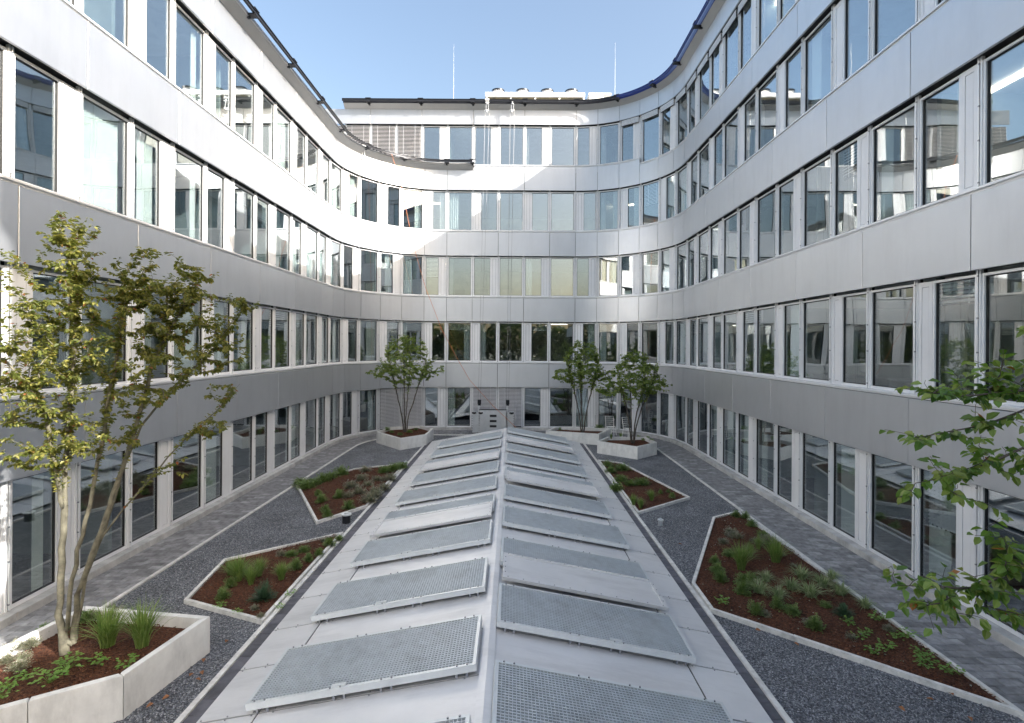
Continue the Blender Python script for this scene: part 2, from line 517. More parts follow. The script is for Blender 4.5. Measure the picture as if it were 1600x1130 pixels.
pavers.sort(key=lambda q: (q[0].y if q[0].y > 6.6 else 1000))
for q in pavers[:300]:
    mb = MB(); quad_piece(mb, q, 0.0, 0.016+R.uniform(0, .004))
    mb.build('paver', M_PAVER, path_root)
# several shades in the joined remainder
shades = [MB() for _ in range(5)]
for q in pavers[300:]:
    quad_piece(R.choice(shades), q, 0.0, 0.016+R.uniform(0, .004))
for sh in shades:
    tag(sh.build('paver_field', M_PAVER, path_root), kind='stuff')
# kerb stones of the path
s = float(K0)
while s < K1-0.3:
    ds = 1.0/seglen(s+1e-4); mb = MB(); n = 4
    for i in range(n):
        sa, sb = s+ds*i/n, s+ds*(i+1)/n - (0.006/seglen(s) if i == n-1 else 0)
        q = [ring(sa, pw(sa)), ring(sa, pw(sa)+.07), ring(sb, pw(sb)+.07), ring(sb, pw(sb))]
        mb.prism([(p.x, p.y) for p in q][::-1], 0, 0.032)
    mb.build('kerb_stone', M_KERB, path_root)
    s += ds

# ------------------------------------------------------------------ building
B = empty('office_building')
tag(B, 'curved silver grey office building with ribbon windows around the courtyard', 'building')
MESH = {}
def cached(key, fn):
    if key not in MESH: MESH[key] = fn()
    return MESH[key]

# plinth blocks under the ground floor glazing
for k in range(K0, K1):
    M, w = frame(k)
    def f(w=w, arc=is_arc(k)):
        mb = MB(); mb.cbox(0.004, w-0.004, -0.03, 0.30, 0, 0.15, 0.008); return mb.mesh('plinth_block', M_PLINTH)
    put('plinth_block', cached(('plinth', round(w, 2)), f), B, M)

# spandrel panels
def spandrel(name, k0, k1, z0, z1, nf=node, parent=B):
    """panel from node k0 to k1: single arc cell curved, else straight"""
    M, w1 = frame(k0, nf)
    arc = is_arc(k0) and not (nf is node4 and k0 < 0)
    g = 0.0085
    if arc:
        def f():
            mb = MB(); n = 5; Rr = LR if k0 < 0 else RR
            half = w1/2; front = []
            for i in range(n+1):
                a = -pi/24 + pi/12*i/n
                a = max(min(a, pi/24-g/Rr), -pi/24+g/Rr)
                front.append((half+Rr*sin(a), Rr*cos(a)-Rr*cos(pi/24)))
            for i in range(n):
                (x0, y0), (x1, y1) = front[i], front[i+1]
                A = [(x0,y0,0),(x1,y1,0),(x1,y1+.05,0),(x0,y0+.05,0)]
                Bq = [(x,y,z1-z0) for x,y,_ in A]
                mb.quad(A[0],A[1],Bq[1],Bq[0]); mb.quad(A[2],A[3],Bq[3],Bq[2])
                mb.quad(A[3],A[2],A[1],A[0]); mb.quad(Bq[0],Bq[1],Bq[2],Bq[3])
                if i == 0: mb.quad(A[3],A[0],Bq[0],Bq[3])
                if i == n-1: mb.quad(A[1],A[2],Bq[2],Bq[1])
            return mb.mesh(name, M_PANEL)
        me = cached(('sparc', k0 < 0, round(z1-z0, 3)), f)
    else:
        w = (nf(k1)-nf(k0)).length
        def f():
            mb = MB(); mb.cbox(g, w-g, 0, 0.05, 0, z1-z0, 0.005); return mb.mesh(name, M_PANEL)
        me = cached(('sp', round(w, 2), round(z1-z0, 3)), f)
    M = M.copy(); M.translation.z = z0
    return put(name, me, parent, M)

def joints(fl, lo, hi):
    """node indices of panel joints for spandrel fl"""
    js = []
    for k in range(lo, hi+1):
        if k <= -6: ok = (k % 2 == 0) if fl % 2 else (k == -6 or k % 2 != 0)
        elif k <= 0: ok = True
        elif k <= 5: ok = (k in (0, 2, 4, 5)) if fl % 2 else (k in (0, 1, 3, 5))
        elif k <= 11: ok = True
        else: ok = (k % 2 == 1) if fl % 2 else (k % 2 == 0)
        if ok or k in (lo, hi): js.append(k)
    return js
STEP = 8                                   # from this node on the top storey has a lower sill
LOWER = 0.29
FASC = 13.67                               # top of the left wing's fascia
for fl in (1, 2, 3, 4):
    js = joints(fl, K0, K1)
    for a, b in zip(js[:-1], js[1:]):
        z1 = SPB(fl)+SPH
        if fl == 4:
            if b <= 1: z1 = FASC
            elif a >= STEP: z1 -= LOWER
        spandrel('spandrel_panel', a, b, SPB(fl), z1)
# top fascia of back and right wing
TOPZ = SPB(5); TOPF = TOPZ + 0.76
js = [k for k in range(-5, 1) if k % 2] + [1, 3, 5] + list(range(6, 12)) + [k for k in range(12, K1+1) if k % 2 == 0 or k == K1]
js = sorted(set(js))
for a, b in zip(js[:-1], js[1:]):
    spandrel('fascia_panel', a, b, TOPZ, TOPF, node4)

# dark backing behind panels, slabs, ceilings, back wall (inside of the building)
for fl in (1, 2, 3, 4, 5):
    nf = node4 if fl == 5 else node
    lo = -5 if fl == 5 else K0
    pth = fine_path(lo+1, K1-1, nf)
    z0 = SPB(fl); z1 = z0 + (SPH if fl < 5 else 0.9)
    if fl == 4: z1 -= LOWER
    mb = MB(); strip(mb, pth, [(0.07, z0+.03), (0.07, z1-.004), (0.30, z1-.004), (0.30, z0+.03)])
    mb.build('spandrel_backing', M_BACK, B)
    mb = MB(); strip(mb, pth, [(0.30, z0+.06), (0.30, z0+.55), (6.5, z0+.55), (6.5, z0+.06)])
    mb.build('ceiling_slab', M_CEIL, B)
    if fl < 5:
        mb = MB(); strip(mb, pth, [(0.31, z0+.56), (0.31, z0+.70), (6.49, z0+.70), (6.49, z0+.56)])
        mb.build('floor_slab', M_CARPET, B)
mb = MB(); strip(mb, fine_path(K0+1, K1-1), [(0.32, 0.0), (0.32, 0.03), (6.5, 0.03), (6.5, 0.0)]); mb.build('floor_slab', M_CARPET, B)
mb = MB(); strip(mb, fine_path(K0+1, K1-1), [(6.5, 0.0), (6.5, 13.4), (6.7, 13.4), (6.7, 0.0)]); mb.build('inner_wall', M_IWALL, B)
mb = MB(); strip(mb, fine_path(-4, K1-1, node4), [(6.3, 13.4), (6.3, 16.9), (6.5, 16.9), (6.5, 13.4)]); mb.build('inner_wall', M_IWALL, B)

# window cells -----------------------------------------------------------------
WBASE = 0.10
def frame_mesh(w, h, bar=0.042, low=0.06):
    mb = MB()
    mb.box(0, bar, 0, .075, 0, h); mb.box(w-bar, w, 0, .075, 0, h)
    mb.box(bar, w-bar, 0.001, .075, 0, low); mb.box(bar, w-bar, 0.001, .075, h-bar, h)
    gk = 0.016
    for a in ((bar, bar+gk, low, h-bar), (w-bar-gk, w-bar, low, h-bar)):
        mb.box(a[0], a[1], .03, .074, a[2], a[3], 1)
    mb.box(bar+gk, w-bar-gk, .03, .074, low, low+gk, 1)
    mb.box(bar+gk, w-bar-gk, .03, .074, h-bar-gk, h-bar, 1)
    return mb.mesh('window', [M_FRAME, M_GASKET])
def pane_mesh(w, h):
    mb = MB(); mb.box(.04, w-.04, .050, .062, .055, h-.04); return mb.mesh('pane', M_GLASS)
def vent_mesh(w, h):
    mb = MB()
    mb.box(0, w, 0.022, .08, 0, h, 1)
    a, b = w*.28, w*.74
    t = 0.009
    mb.box(0, a-t, 0, .021, 0.0, h); mb.box(b+t, w, 0, .021, 0.0, h)
    mb.box(a-t, b+t, 0, .021, 0, .09); mb.box(a-t, b+t, 0, .021, h-.09, h)
    mb.box(a, b, 0.004, .0215, .09+t, h-.09-t)
    return mb.mesh('vent_panel', [M_VENT, M_BACK])
def mullion_mesh(h):
    mb = MB()
    mb.box(-.045, .045, .03, .09, 0, h, 2)
    mb.box(-.045, -.014, -.02, .03, 0, h, 0)
    mb.box(.014, .045, -.02, .03, 0, h, 0)
    mb.tube([(0, -.03, .02), (0, -.03, h-.02)], .007, 5, 0)
    for f in (.05, .37, .63, .95):
        mb.box(-.012, .012, -.038, .03, h*f-.012, h*f+.012, 1)
        mb.cyl((0.036, 0.0), .008, h*f+.05, h*f+.07, 6, 1)
    return mb.mesh('mullion', [M_FRAME, M_BOLT, M_BACK])
def sill_mesh(w, apron):
    mb = MB()
    mb.box(0.001, w-.001, -.012, .26, .045, .07)
    mb.box(0.001, w-.001, .03, .26, -.0, .045)
    mb.box(0.001, w-.001, -.012, .0, .035, .045)
    return mb.mesh('window_sill', M_FRAME)
def blind_mesh(w, h):
    mb = MB(); n = int(h/.07)
    for i in range(n):
        z = h - .07*(i+.5)
        mb.quad((.02, -.03, z-.022), (w-.02, -.03, z-.022), (w-.02, .03, z+.022), (.02, .03, z+.022))
        mb.quad((.02, -.03, z-.027), (.02, .03, z+.017), (w-.02, .03, z+.017), (w-.02, -.03, z-.027))
    mb.box(.02, w-.02, .035, .04, 0, h, 1)
    for u in (.25, .75): mb.box(w*u-.008, w*u+.008, -.036, -.034, 0, h)
    return mb.mesh('louvre_blind', [M_BLIND, M_BACK])
def stack_mesh(w):
    mb = MB()
    for i in range(5):
        mb.box(.04, w-.04, -.02, .05, -.055*i-.045, -.055*i-.012)
    mb.box(.04, w-.04, -.0, .03, -.30, 0, 1)
    return mb.mesh('blind_stack', [M_FRAME, M_DARK])
def curtain_mesh(w, h):
    mb = MB(); n = max(4, int(w/.05))
    for i in range(n):
        x0, x1 = w*i/n, w*(i+1)/n
        y0, y1 = (.025 if i % 2 else -.025), (-.025 if i % 2 else .025)
        mb.quad((x0, y0, 0), (x1, y1, 0), (x1, y1, h), (x0, y0, h))
    return mb.mesh('curtain', M_CURT)

def T(x, y, z): return Matrix.Translation((x, y, z))
RW = random.Random(21)
def window(M, u0, u1, zb, h):
    w = round(u1-u0, 3); h = round(h, 3)
    o = put('window', cached(('fr', w, h), lambda: frame_mesh(w, h)), B, M @ T(u0, REC, zb))
    p = put('pane', cached(('pn', w, h), lambda: pane_mesh(w, h)), o)
    return o

def is_view_cell(k): return True
for fl in range(5):
    nf = node4 if fl == 4 else node
    lo = -5 if fl == 4 else K0
    for k in range(lo, K1):
        M, w = frame(k, nf)
        zs = 0.15 if fl == 0 else SPB(fl)+SPH
        if fl == 4 and k >= STEP: zs -= LOWER
        ztop = SPB(fl+1) + 0.02
        # sill
        if fl > 0:
            put('window_sill', cached(('sill', round(w, 2)), lambda: sill_mesh(w, 0)), B, M @ T(0, 0, zs+.012))
            zb = zs + 0.085
        else:
            zb = zs + 0.004
        h = ztop - zb - (0.07 if fl > 0 else 0.03)
        hm = ztop - zb
        # mullion at left node
        if not (fl == 4 and k == lo):
            nd = ndir(k, nf); p = nf(k)
            ang = math.atan2(-nd.x, nd.y)
            MM = Matrix.Translation((p.x+nd.x*REC, p.y+nd.y*REC, zb)) @ Matrix.Rotation(ang, 4, 'Z')
            put('mullion', cached(('mul', round(hm, 3)), lambda: mullion_mesh(hm)), B, MM)
        e = 0.046
        blind = (fl == 4 and k <= -2) or (fl == 0 and k in (-3, -2, 1, 2))
        if k % 2 == 0:
            window(M, e, w-e, zb, h)
            wins = [(e, w-e)]
        else:
            vw = 0.335
            if fl % 2 == 0:
                wins = [(e, w-e-vw-.004)]; vs = w-e-vw
            else:
                wins = [(e+vw+.004, w-e)]; vs = e
            window(M, wins[0][0], wins[0][1], zb, h)
            put('vent_panel', cached(('vent', round(h, 3)), lambda: vent_mesh(vw, h)), B, M @ T(vs, REC-.005, zb))
        if blind:
            put('louvre_blind', cached(('bl', round(w, 2), round(h, 2)), lambda: blind_mesh(w-.12, h-.03)), B, M @ T(.06, REC-.06, zb+.02))
            continue
        if fl == 4 and k >= 7:
            put('blind_stack', cached(('st', round(w, 2)), lambda: stack_mesh(w-.1)), B, M @ T(.05, REC-.07, zb+h+.03))
        # things seen behind the glass
        if RW.random() < .16:
            bh = round(RW.choice((.45, .7, 1.1)), 2)
            put('louvre_blind', cached(('pb', round(w, 2), bh), lambda: blind_mesh(w-.16, bh)), B, M @ T(.08, REC+.19, zb+h-bh))
        u0, u1 = wins[0]
        r = RW.random()
        ch = round(h+.12, 2)
        if fl <= 3 and r < .46:
            cw = RW.choice((.28, .36, .5)) if r < .36 else round(u1-u0-.1, 2)
            side = RW.random() < .5
            put('curtain', cached(('cu', cw, ch), lambda: curtain_mesh(cw, ch)), B, M @ T(u0+.04 if side else u1-cw-.04, REC+.22, zb-.06))
        if r > .35 and RW.random() < .5:
            def desk():
                mb = MB(); mb.box(0, 1.4, 0, .7, .70, .74); mb.box(.05, .1, .05, .65, 0, .70); mb.box(1.3, 1.35, .05, .65, 0, .70)
                mb.box(.4, .95, .30, .34, .85, 1.2); mb.box(.63, .70, .3, .36, .74, .86)
                return mb.mesh('desk', M_FURN)
            if fl > 0:
                put('desk', cached('desk', desk), B, M @ T(-.2, 1.1+RW.random(), SPB(fl)+.71))
        if RW.random() < .13:
            def lamp():
                mb = MB(); mb.box(0, 1.2, 0, .09, 0, .03); return mb.mesh('ceiling_lamp', M_LAMP)
            put('ceiling_lamp', cached('lamp', lamp), B, M @ T(.1, 1.2+RW.random()*2.5, SPB(fl+1)+.0))
    # partitions across the storeys
    for k in range(lo+2, K1, 3):
        if RW.random() < .25: continue
        M, w = frame(k, nf)
        zf = 0.03 if fl == 0 else SPB(fl)+.70
        hh = SPB(fl+1)+.06-zf
        dp = RW.choice((3.0, 4.4, 6.0))
        def part():
            mb = MB(); mb.box(-.05, .05, .55, dp, 0, hh); return mb.mesh('partition', M_PART)
        put('partition', cached(('pa', dp, round(hh, 2)), part), B, M @ T(0, 0, zf))
        if RW.random() < .6:
            def colm():
                mb = MB(); mb.cyl((0, 0), .17, 0, hh, 16); return mb.mesh('round_column', M_CEIL)
            put('round_column', cached(('co', round(hh, 2)), colm), B, M @ T(.1, .8, zf))

# eaves: cove, edge, roof, access rail ----------------------------------------
def eave(path, ztop, edge_mat, split=None):
    mb = MB(); strip(mb, path, [(0.0, ztop+.002), (-.27, ztop+.20), (-.27, ztop+.215), (0.05, ztop+.03)])
    mb.build('eave_soffit', M_SOFFIT, B)
    mb = MB(); strip(mb, path, [(-.272, ztop+.20), (-.30, ztop+.20), (-.30, ztop+.30), (0.2, ztop+.34), (.2, ztop+.30), (-.272, ztop+.27)])
    mb.build('roof_edge', edge_mat, B)
    mb = MB(); strip(mb, path, [(0.05, ztop+.06), (0.05, ztop+.28), (6.8, ztop+.28), (6.8, ztop+.06)])
    mb.build('roof_deck', M_ROOFTOP, B)
def rail(path, z, name='access_rail', m_=M_RAIL):
    mb = MB()
    strip(mb, path, [(-.50, z), (-.50, z+.025), (-.43, z+.025), (-.43, z)])
    strip(mb, path, [(-.475, z+.027), (-.475, z+.095), (-.455, z+.095), (-.455, z+.027)])
    strip(mb, path, [(-.50, z+.097), (-.50, z+.125), (-.43, z+.125), (-.43, z+.097)])
    mb.build(name, m_, B)
def bracket(p, d, z):
    mb = MB()
    ang = math.atan2(-d.x, d.y)
    mb.box(-.11, .11, -.53, -.24, -.045, -.002); mb.box(-.14, .14, -.52, -.41, .127, .155); mb.box(-.05, .05, -.30, .1, -.10, -.047)
    mb.build('rail_bracket', M_RAIL, B, M=Matrix.Translation((p.x, p.y, z)) @ Matrix.Rotation(ang, 4, 'Z'))
pl = fine_path(K0+1, 1)
eave(pl, FASC, mat('left_roof_edge', (.50, .50, .50), .4, .3))
rail(pl, FASC+.27)
for k in list(range(K0+2, -5, 2)) + [-4, -2, 0, 1]:
    p, d = node(k), ndir(k); bracket(p, d, FASC+.27)
pb = fine_path(-4, 7, node4)
pr = fine_path(7, K1-1, node4)
e1 = fine_path(-4, K1-1, node4)
mb = MB(); strip(mb, e1, [(0.0, TOPF+.002), (-.27, TOPF+.20), (-.27, TOPF+.215), (0.05, TOPF+.03)]); mb.build('eave_soffit', M_SOFFIT, B)
for pth, m_, hx in ((pb, M_RAIL, .30), (pr, M_NAVY, .44)):
    mb = MB(); strip(mb, pth, [(-.272, TOPF+.20), (-.30, TOPF+.20), (-.30, TOPF+hx), (0.2, TOPF+hx+.04), (.2, TOPF+.30), (-.272, TOPF+.27)]); mb.build('roof_edge', m_, B)
mb = MB(); strip(mb, e1, [(0.05, TOPF+.06), (0.05, TOPF+.28), (6.8, TOPF+.28), (6.8, TOPF+.06)]); mb.build('roof_deck', M_ROOFTOP, B)
rail(pb, TOPF+.22)
rail(pr, TOPF+.22, m_=M_NAVY)
for k in [-3, -1, 1, 3, 5, 7, 9, 11] + list(range(13, K1-1, 2)):
    bracket(node4(k), ndir(k, node4), TOPF+.22)
# plain continuations of the wings beside and behind the viewpoint, the lowest one added for its shade
def unseen_wing_block(name, x0, x1, y0, y1, h):
    mb = MB()
    for fl in range(0, 6):
        if SPB(fl)+SPH > h+.5: break
        za = max(0, SPB(fl)) if fl else 0
        zb_ = min(h, (SPB(fl)+SPH) if fl else .15)
        if zb_ > za: mb.box(x0, x1, y0, y1, za, zb_, 0)
        zt = min(h, SPB(fl+1))
        if zt > zb_:
            s_ = .15
            mb.box(x0+s_, x1-s_, y0+s_, y1-s_, zb_+.001, zt-.001, 1)
    return mb.build(name, [M_PANEL, mat('dark_window_band', (.05, .06, .065), .08, 0, .2, .6)], B)
yl = node(K0+1).y; yr = node(K1-1).y
unseen_wing_block('unseen_wing_block', -14.6, -7.91, -3.0, yl-.02, FASC+.2)
unseen_wing_block('unseen_wing_block', node(K1-1).x, 14.2, -1.10, yr-.02, TOPF+.2)
unseen_wing_block('unseen_wing_block', node(K1-1).x, 14.2, -16.0, -1.15, 9.2)  # unseen low block, added at this height to shade the front planter

# ------------------------------------------------------------------ skylight roof in the middle of the court
RX0, RXR, RX1 = -3.58, -0.27, 3.04
RZ0, RZR = 0.10, 0.70
RY0, RY1 = 2.06, 24.06
S = empty('skylight_roof')
tag(S, 'low grey sheet metal ridge roof with rows of grating hatches in the court centre', 'roof')
kL = (RZR-RZ0)/(RXR-RX0); kR = (RZR-RZ0)/(RX1-RXR)
aL = math.atan(kL); aR = math.atan(kR)
def rz(x): return RZR - (kL*(RXR-x) if x < RXR else kR*(x-RXR))
def slope_M(side, y):
    """local x runs from ridge down to eave, local y = along +Y (left) or reversed, z = normal"""
    if side == 'L':
        ex = Vector((-cos(aL), 0, -sin(aL))); n = Vector((-sin(aL), 0, cos(aL)))
    else:
        ex = Vector((cos(aR), 0, -sin(aR))); n = Vector((sin(aR), 0, cos(aR)))
    ey = n.cross(ex)
    return Matrix(((ex.x, ey.x, n.x, RXR), (ex.y, ey.y, n.y, y), (ex.z, ey.z, n.z, RZR), (0, 0, 0, 1)))
LL = (RXR-RX0)/cos(aL); LRr = (RX1-RXR)/cos(aR)
# body below the sheets
mb = MB()
pr_ = [(RX0+.05, 0), (RX1-.05, 0), (RX1-.05, RZ0-.05), (RXR, RZR-.05), (RX0+.05, RZ0-.05)]
n0 = len(mb.v)
for y in (RY0, RY1):
    for x, z in pr_: mb.v.append((x, y, z))
for i in range(5):
    j = (i+1) % 5; mb.f.append((i, i+5, j+5, j)); mb.m.append(0)
mb.f += [(0, 1, 2, 3, 4), (9, 8, 7, 6, 5)]; mb.m += [0, 0]
mb.build('roof_base', M_BACK, S)
# sheets: 1 m field sheets from ridge to the long seam, and 1 m eave sheets
def sheet(x0, x1, d):
    def f():
        mb = MB(); mb.box(x0, x1, .012, d-.012, -.012, 0.0)
        for u in (.07, .5, .93):
            for yy in (.03, d-.03): mb.cyl((x0+(x1-x0)*u, yy), .010, 0, .008, 6, 1)
        return mb.mesh('roof_sheet', [M_SHEET, M_BOLT])
    return cached(('sheet', x0, x1, d), f)
for i in range(22):
    y = RY0+i
    for side, seam, Ln in (('L', 2.66, LL), ('R', 2.68, LRr)):
        M = slope_M(side, y if side == 'R' else y)
        # ey for left points -Y or +Y: measure and shift so that the sheet covers [y, y+1]
        ey = M.col[1].to_3d()
        if ey.y < 0: M = M.copy(); M.translation.y = y+1
        put('roof_sheet', sheet(.07, Ln+.03 if False else seam-.011, 1.0), S, M) if i % 2 == 0 or True else None
        put('eave_sheet', sheet(seam+.011, round(Ln+.03, 3), 1.0), S, M)
mb = MB()
n = 2
for (xa, xb) in ((RXR-.085, RXR), (RXR, RXR+.085)):
    mb.quad((xa, RY0-.01, rz(xa)+.028), (xb, RY0-.01, rz(xb)+.028), (xb, RY1+.01, rz(xb)+.028), (xa, RY1+.01, rz(xa)+.028))
mb.quad((RXR-.085, RY0-.01, rz(RXR-.085)+.001), (RXR-.085, RY0-.01, rz(RXR-.085)+.028), (RXR-.085, RY1+.01, rz(RXR-.085)+.028), (RXR-.085, RY1+.01, rz(RXR-.085)+.001))
mb.quad((RXR+.085, RY0-.01, rz(RXR+.085)+.028), (RXR+.085, RY0-.01, rz(RXR+.085)+.001), (RXR+.085, RY1+.01, rz(RXR+.085)+.001), (RXR+.085, RY1+.01, rz(RXR+.085)+.028))
mb.build('ridge_cap', M_SHEET, S)
# end trim at the back
# grating hatches
GW, GD, GH = 2.68, 1.13, 0.060
def hatch_frame():
    mb = MB(); b = .04; z1 = GH
    mb.box(0, GW, 0, b, -.020, z1); mb.box(0, GW, GD-b, GD, -.020, z1)
    mb.box(0, b, b, GD-b, -.020, z1); mb.box(GW-b, GW, b, GD-b, -.020, z1)
    for u in (.12, .24, 1.0, 1.12, 1.55, 1.67, 2.44, 2.56):
        mb.box(u-.012, u+.012, .004, .03, -.075, -.020, 1); mb.box(u-.012, u+.012, GD-.03, GD-.004, -.075, -.020, 1)
    return mb.mesh('hatch_frame', [M_GALVF, M_BOLT])
def hatch_grid():
    mb = MB(); b = .04
    nx = 64; ny = 24
    for i in range(1, nx):
        x = b + (GW-2*b)*i/nx
        mb.box(x-.003, x+.003, b, GD-b, GH-.034, GH-.006)
    for j in range(1, ny):
        y = b + (GD-2*b)*j/ny
        mb.box(b, GW-b, y-.0065, y+.0065, GH-.032, GH-.003)
    return mb.mesh('hatch_grid', M_GALV)
def hatch_under():
    mb = MB(); mb.box(.04, GW-.04, .04, GD-.04, -.018, -.008); return mb.mesh('hatch_tray', mat('grating_tray', (.045, .05, .055), .7))
def hatch_bolts(fy):
    mb = MB()
    for u in (.10, .22, .98, 1.10, 1.58, 1.70, 2.46, 2.58):
        for y in (.02, GD-.02): mb.cyl((u, y), .011, GH, GH+.014, 6)
    return mb.mesh('hatch_bolt', M_BOLT)
def hatch_handle(y0):
    mb = MB(); mb.box(1.52, 1.68, y0-.022, y0+.022, GH+.001, GH+.020); return mb.mesh('hatch_handle', M_GALVF)
def lid_mesh():
    mb = MB(); d = .98; b = .07
    mb.box(0, GW-.05, 0, d, 0, .03)
    mb.box(0, GW-.05, 0, b, .0305, .05); mb.box(0, GW-.05, d-b, d, .0305, .05); mb.box(0, b, b, d-b, .0305, .05); mb.box(GW-.05-b, GW-.05, b, d-b, .0305, .05)
    for i in range(11):
        for y in (b/2, d-b/2): mb.cyl((.08+i*.247, y), .009, .05, .058, 6, 1)
    for i in range(1, 5):
        for x in (b/2, GW-.05-b/2): mb.cyl((x, d*i/5), .009, .05, .058, 6, 1)
    return mb.mesh('hatch_lid', [M_SHEET, M_BOLT])
def add_hatch(side, yf):
    M = slope_M(side, 0)
    flip = M.col[1].y < 0
    M.translation.y = yf + (GD if flip else 0)
    MM = M @ T(.10 if side == 'L' else .08, 0, .075)
    h = put('grating_hatch', cached('hf', hatch_frame), S, MM)
    put('grating', cached('hg', hatch_grid), h)
    put('tray', cached('hu', hatch_under), h)
    put('bolt_row', cached('hb', lambda: hatch_bolts(0)), h)
    put('handle', cached(('hh', flip), lambda: hatch_handle(GD-.045 if flip else .045)), h)
def add_lid(side, yf):
    M = slope_M(side, 0)
    flip = M.col[1].y < 0
    M.translation.y = yf + (.98 if flip else 0)
    put('plain_hatch_lid', cached('lid', lid_mesh), S, M @ T(.12, 0, .142))
for y in (4.1, 6.04, 8.0, 9.97, 11.9, 13.8, 15.72, 17.66, 19.6, 21.5): add_hatch('L', y)
for y in (5.0, 6.99, 8.96, 10.93, 12.85, 14.85, 16.85, 18.77, 20.75, 22.68): add_hatch('R', y)
for y in (11.25, 17.1): add_lid('L', y)
for y in (8.22, 14.3, 20.15): add_lid('R', y)
# strip of dark pavers and pale kerb on both sides
SG = empty('edge_strip'); tag(SG, 'dark paver strips with pale kerbs along both sides of the low roof', 'paving', kind='structure')
for sgn, xa, xb in ((-1, RX0+.02, -3.84), (1, RX1-.02, 3.27)):
    y = 3.0
    while y < 24.3:
        q = [Vector((xa, y+.004)), Vector((xb, y+.004)), Vector((xb, y+.296)), Vector((xa, y+.296))]
        if sgn < 0: q = q[::-1]
        mb = MB(); quad_piece(mb, q[::-1], 0, .02+R.uniform(0, .003)); mb.build('paver', M_STRIPPAVER, SG); y += .3
    y = 3.0
    while y < 24.0:
        a, b = sorted((xb, xb+sgn*.075))
        mb = MB(); mb.box(a, b, y+.003, y+.997, 0, .045); mb.build('kerb_stone', M_KERB, SG); y += 1.0

# ------------------------------------------------------------------ planting beds
def inset(poly, d):
    n = len(poly); out = []
    area = sum(poly[i][0]*poly[(i+1) % n][1]-poly[(i+1) % n][0]*poly[i][1] for i in range(n))
    sg = 1 if area > 0 else -1
    for i in range(n):
        p0, p1, p2 = Vector(poly[i-1]), Vector(poly[i]), Vector(poly[(i+1) % n])
        a = (p1-p0).normalized(); b = (p2-p1).normalized()
        na = Vector((-a.y, a.x))*sg; nb = Vector((-b.y, b.x))*sg
        bis = (na+nb); l = bis.length
        bis = bis/l if l > 1e-6 else na
        c = max(.25, bis.dot(na))
        out.append(tuple(p1 + bis*(d/c)))
    return out
def inside(p, poly):
    c = False; n = len(poly)
    for i in range(n):
        (x1, y1), (x2, y2) = poly[i], poly[(i+1) % n]
        if (y1 > p[1]) != (y2 > p[1]) and p[0] < (x2-x1)*(p[1]-y1)/(y2-y1)+x1: c = not c
    return c
def mound(poly, z0, amp, step=.16, fall=.25):
    """soil surface over polygon: triangle fan grid, clipped by polygon through bmesh fill"""
    import bmesh
    bm = bmesh.new()
    vs = [bm.verts.new((p[0], p[1], 0)) for p in poly]
    bm.faces.new(vs)
    xs = [p[0] for p in poly]; ys = [p[1] for p in poly]
    for ax, lo, hi in ((0, min(xs), max(xs)), (1, min(ys), max(ys))):
        t = lo+step*.5
        while t < hi:
            co = (t, 0, 0) if ax == 0 else (0, t, 0); no = (1, 0, 0) if ax == 0 else (0, 1, 0)
            bmesh.ops.bisect_plane(bm, geom=bm.verts[:]+bm.edges[:]+bm.faces[:], plane_co=co, plane_no=no)
            t += step
    def dist(p):
        m = 1e9; n = len(poly)
        for i in range(n):
            a, b = Vector(poly[i]), Vector(poly[(i+1) % n]); q = Vector((p.x, p.y)); ab = b-a
            t = max(0, min(1, (q-a).dot(ab)/ab.length_squared)); m = min(m, (q-(a+ab*t)).length)
        return m
    for v in bm.verts:
        e = min(1, dist(v.co)/fall)
        v.co.z = z0 + amp*e*(.45+.9*mnoise.noise(Vector((v.co.x*1.7, v.co.y*1.7, 3.3)))) + .014*e*mnoise.noise(Vector((v.co.x*9, v.co.y*9, 1)))
    bm.normal_update()
    for f in bm.faces:
        if f.normal.z < 0: f.normal_flip()
    me = bpy.data.meshes.new('soil'); bm.to_mesh(me); bm.free()
    me.polygons.foreach_set('use_smooth', [True]*len(me.polygons))
    me.materials.append(M_MULCH)
    return me
BEDS = {}; PEND = []
def bed(key, poly, label, skip=()):
    e = empty('planting_bed', (sum(p[0] for p in poly)/len(poly), sum(p[1] for p in poly)/len(poly), 0))
    tag(e, label, 'planting bed', 'mulched beds in the gravel')
    Mi = e.matrix_basis.inverted()
    inn = inset(poly, .06)
    n = len(poly)
    for i in range(n):
        if i in skip: continue
        j = (i+1) % n
        a, b, c, d = Vector(poly[i]), Vector(poly[j]), Vector(inn[j]), Vector(inn[i])
        L_ = (b-a).length; m = max(1, round(L_/1.2))
        for s_ in range(m):
            f0, f1 = s_/m + .004/L_, (s_+1)/m - .004/L_
            mb = MB(); mb.prism([tuple(a.lerp(b, f0)), tuple(a.lerp(b, f1)), tuple(d.lerp(c, f1)), tuple(d.lerp(c, f0))], 0, .075+.003*(s_ % 2))
            mb.build('edging_stone', M_KERB, e, M=Matrix.Identity(4))
    o = put('mulch', mound(inn, .035, .06), e, Matrix.Identity(4))
    PEND.append((inn, e))
    BEDS[key] = inn
    return e
bedA = [(-4.82, 13.07), (-3.93, 14.45), (-3.93, 19.7), (-5.58, 18.75), (-6.70, 16.45), (-6.46, 16.05)]
bedB = [(-5.60, 9.05), (-3.93, 8.38), (-3.93, 12.40), (-5.86, 10.78)]
bedC = [(3.36, 13.98), (5.25, 15.45), (4.18, 20.0), (3.36, 20.5)]
bedD = [(3.38, 9.85), (3.36, 8.85), (6.22, 6.35), (6.12, 14.2), (5.22, 13.66)]
bed('A', bedA, 'mulched bed farther back on the left, crowded with mixed shrubs')
bed('B', bedB, 'mulched bed left of the low roof with grasses and a round shrub')
bed('C', bedC, 'small mulched bed on the right just in front of the concrete planter')
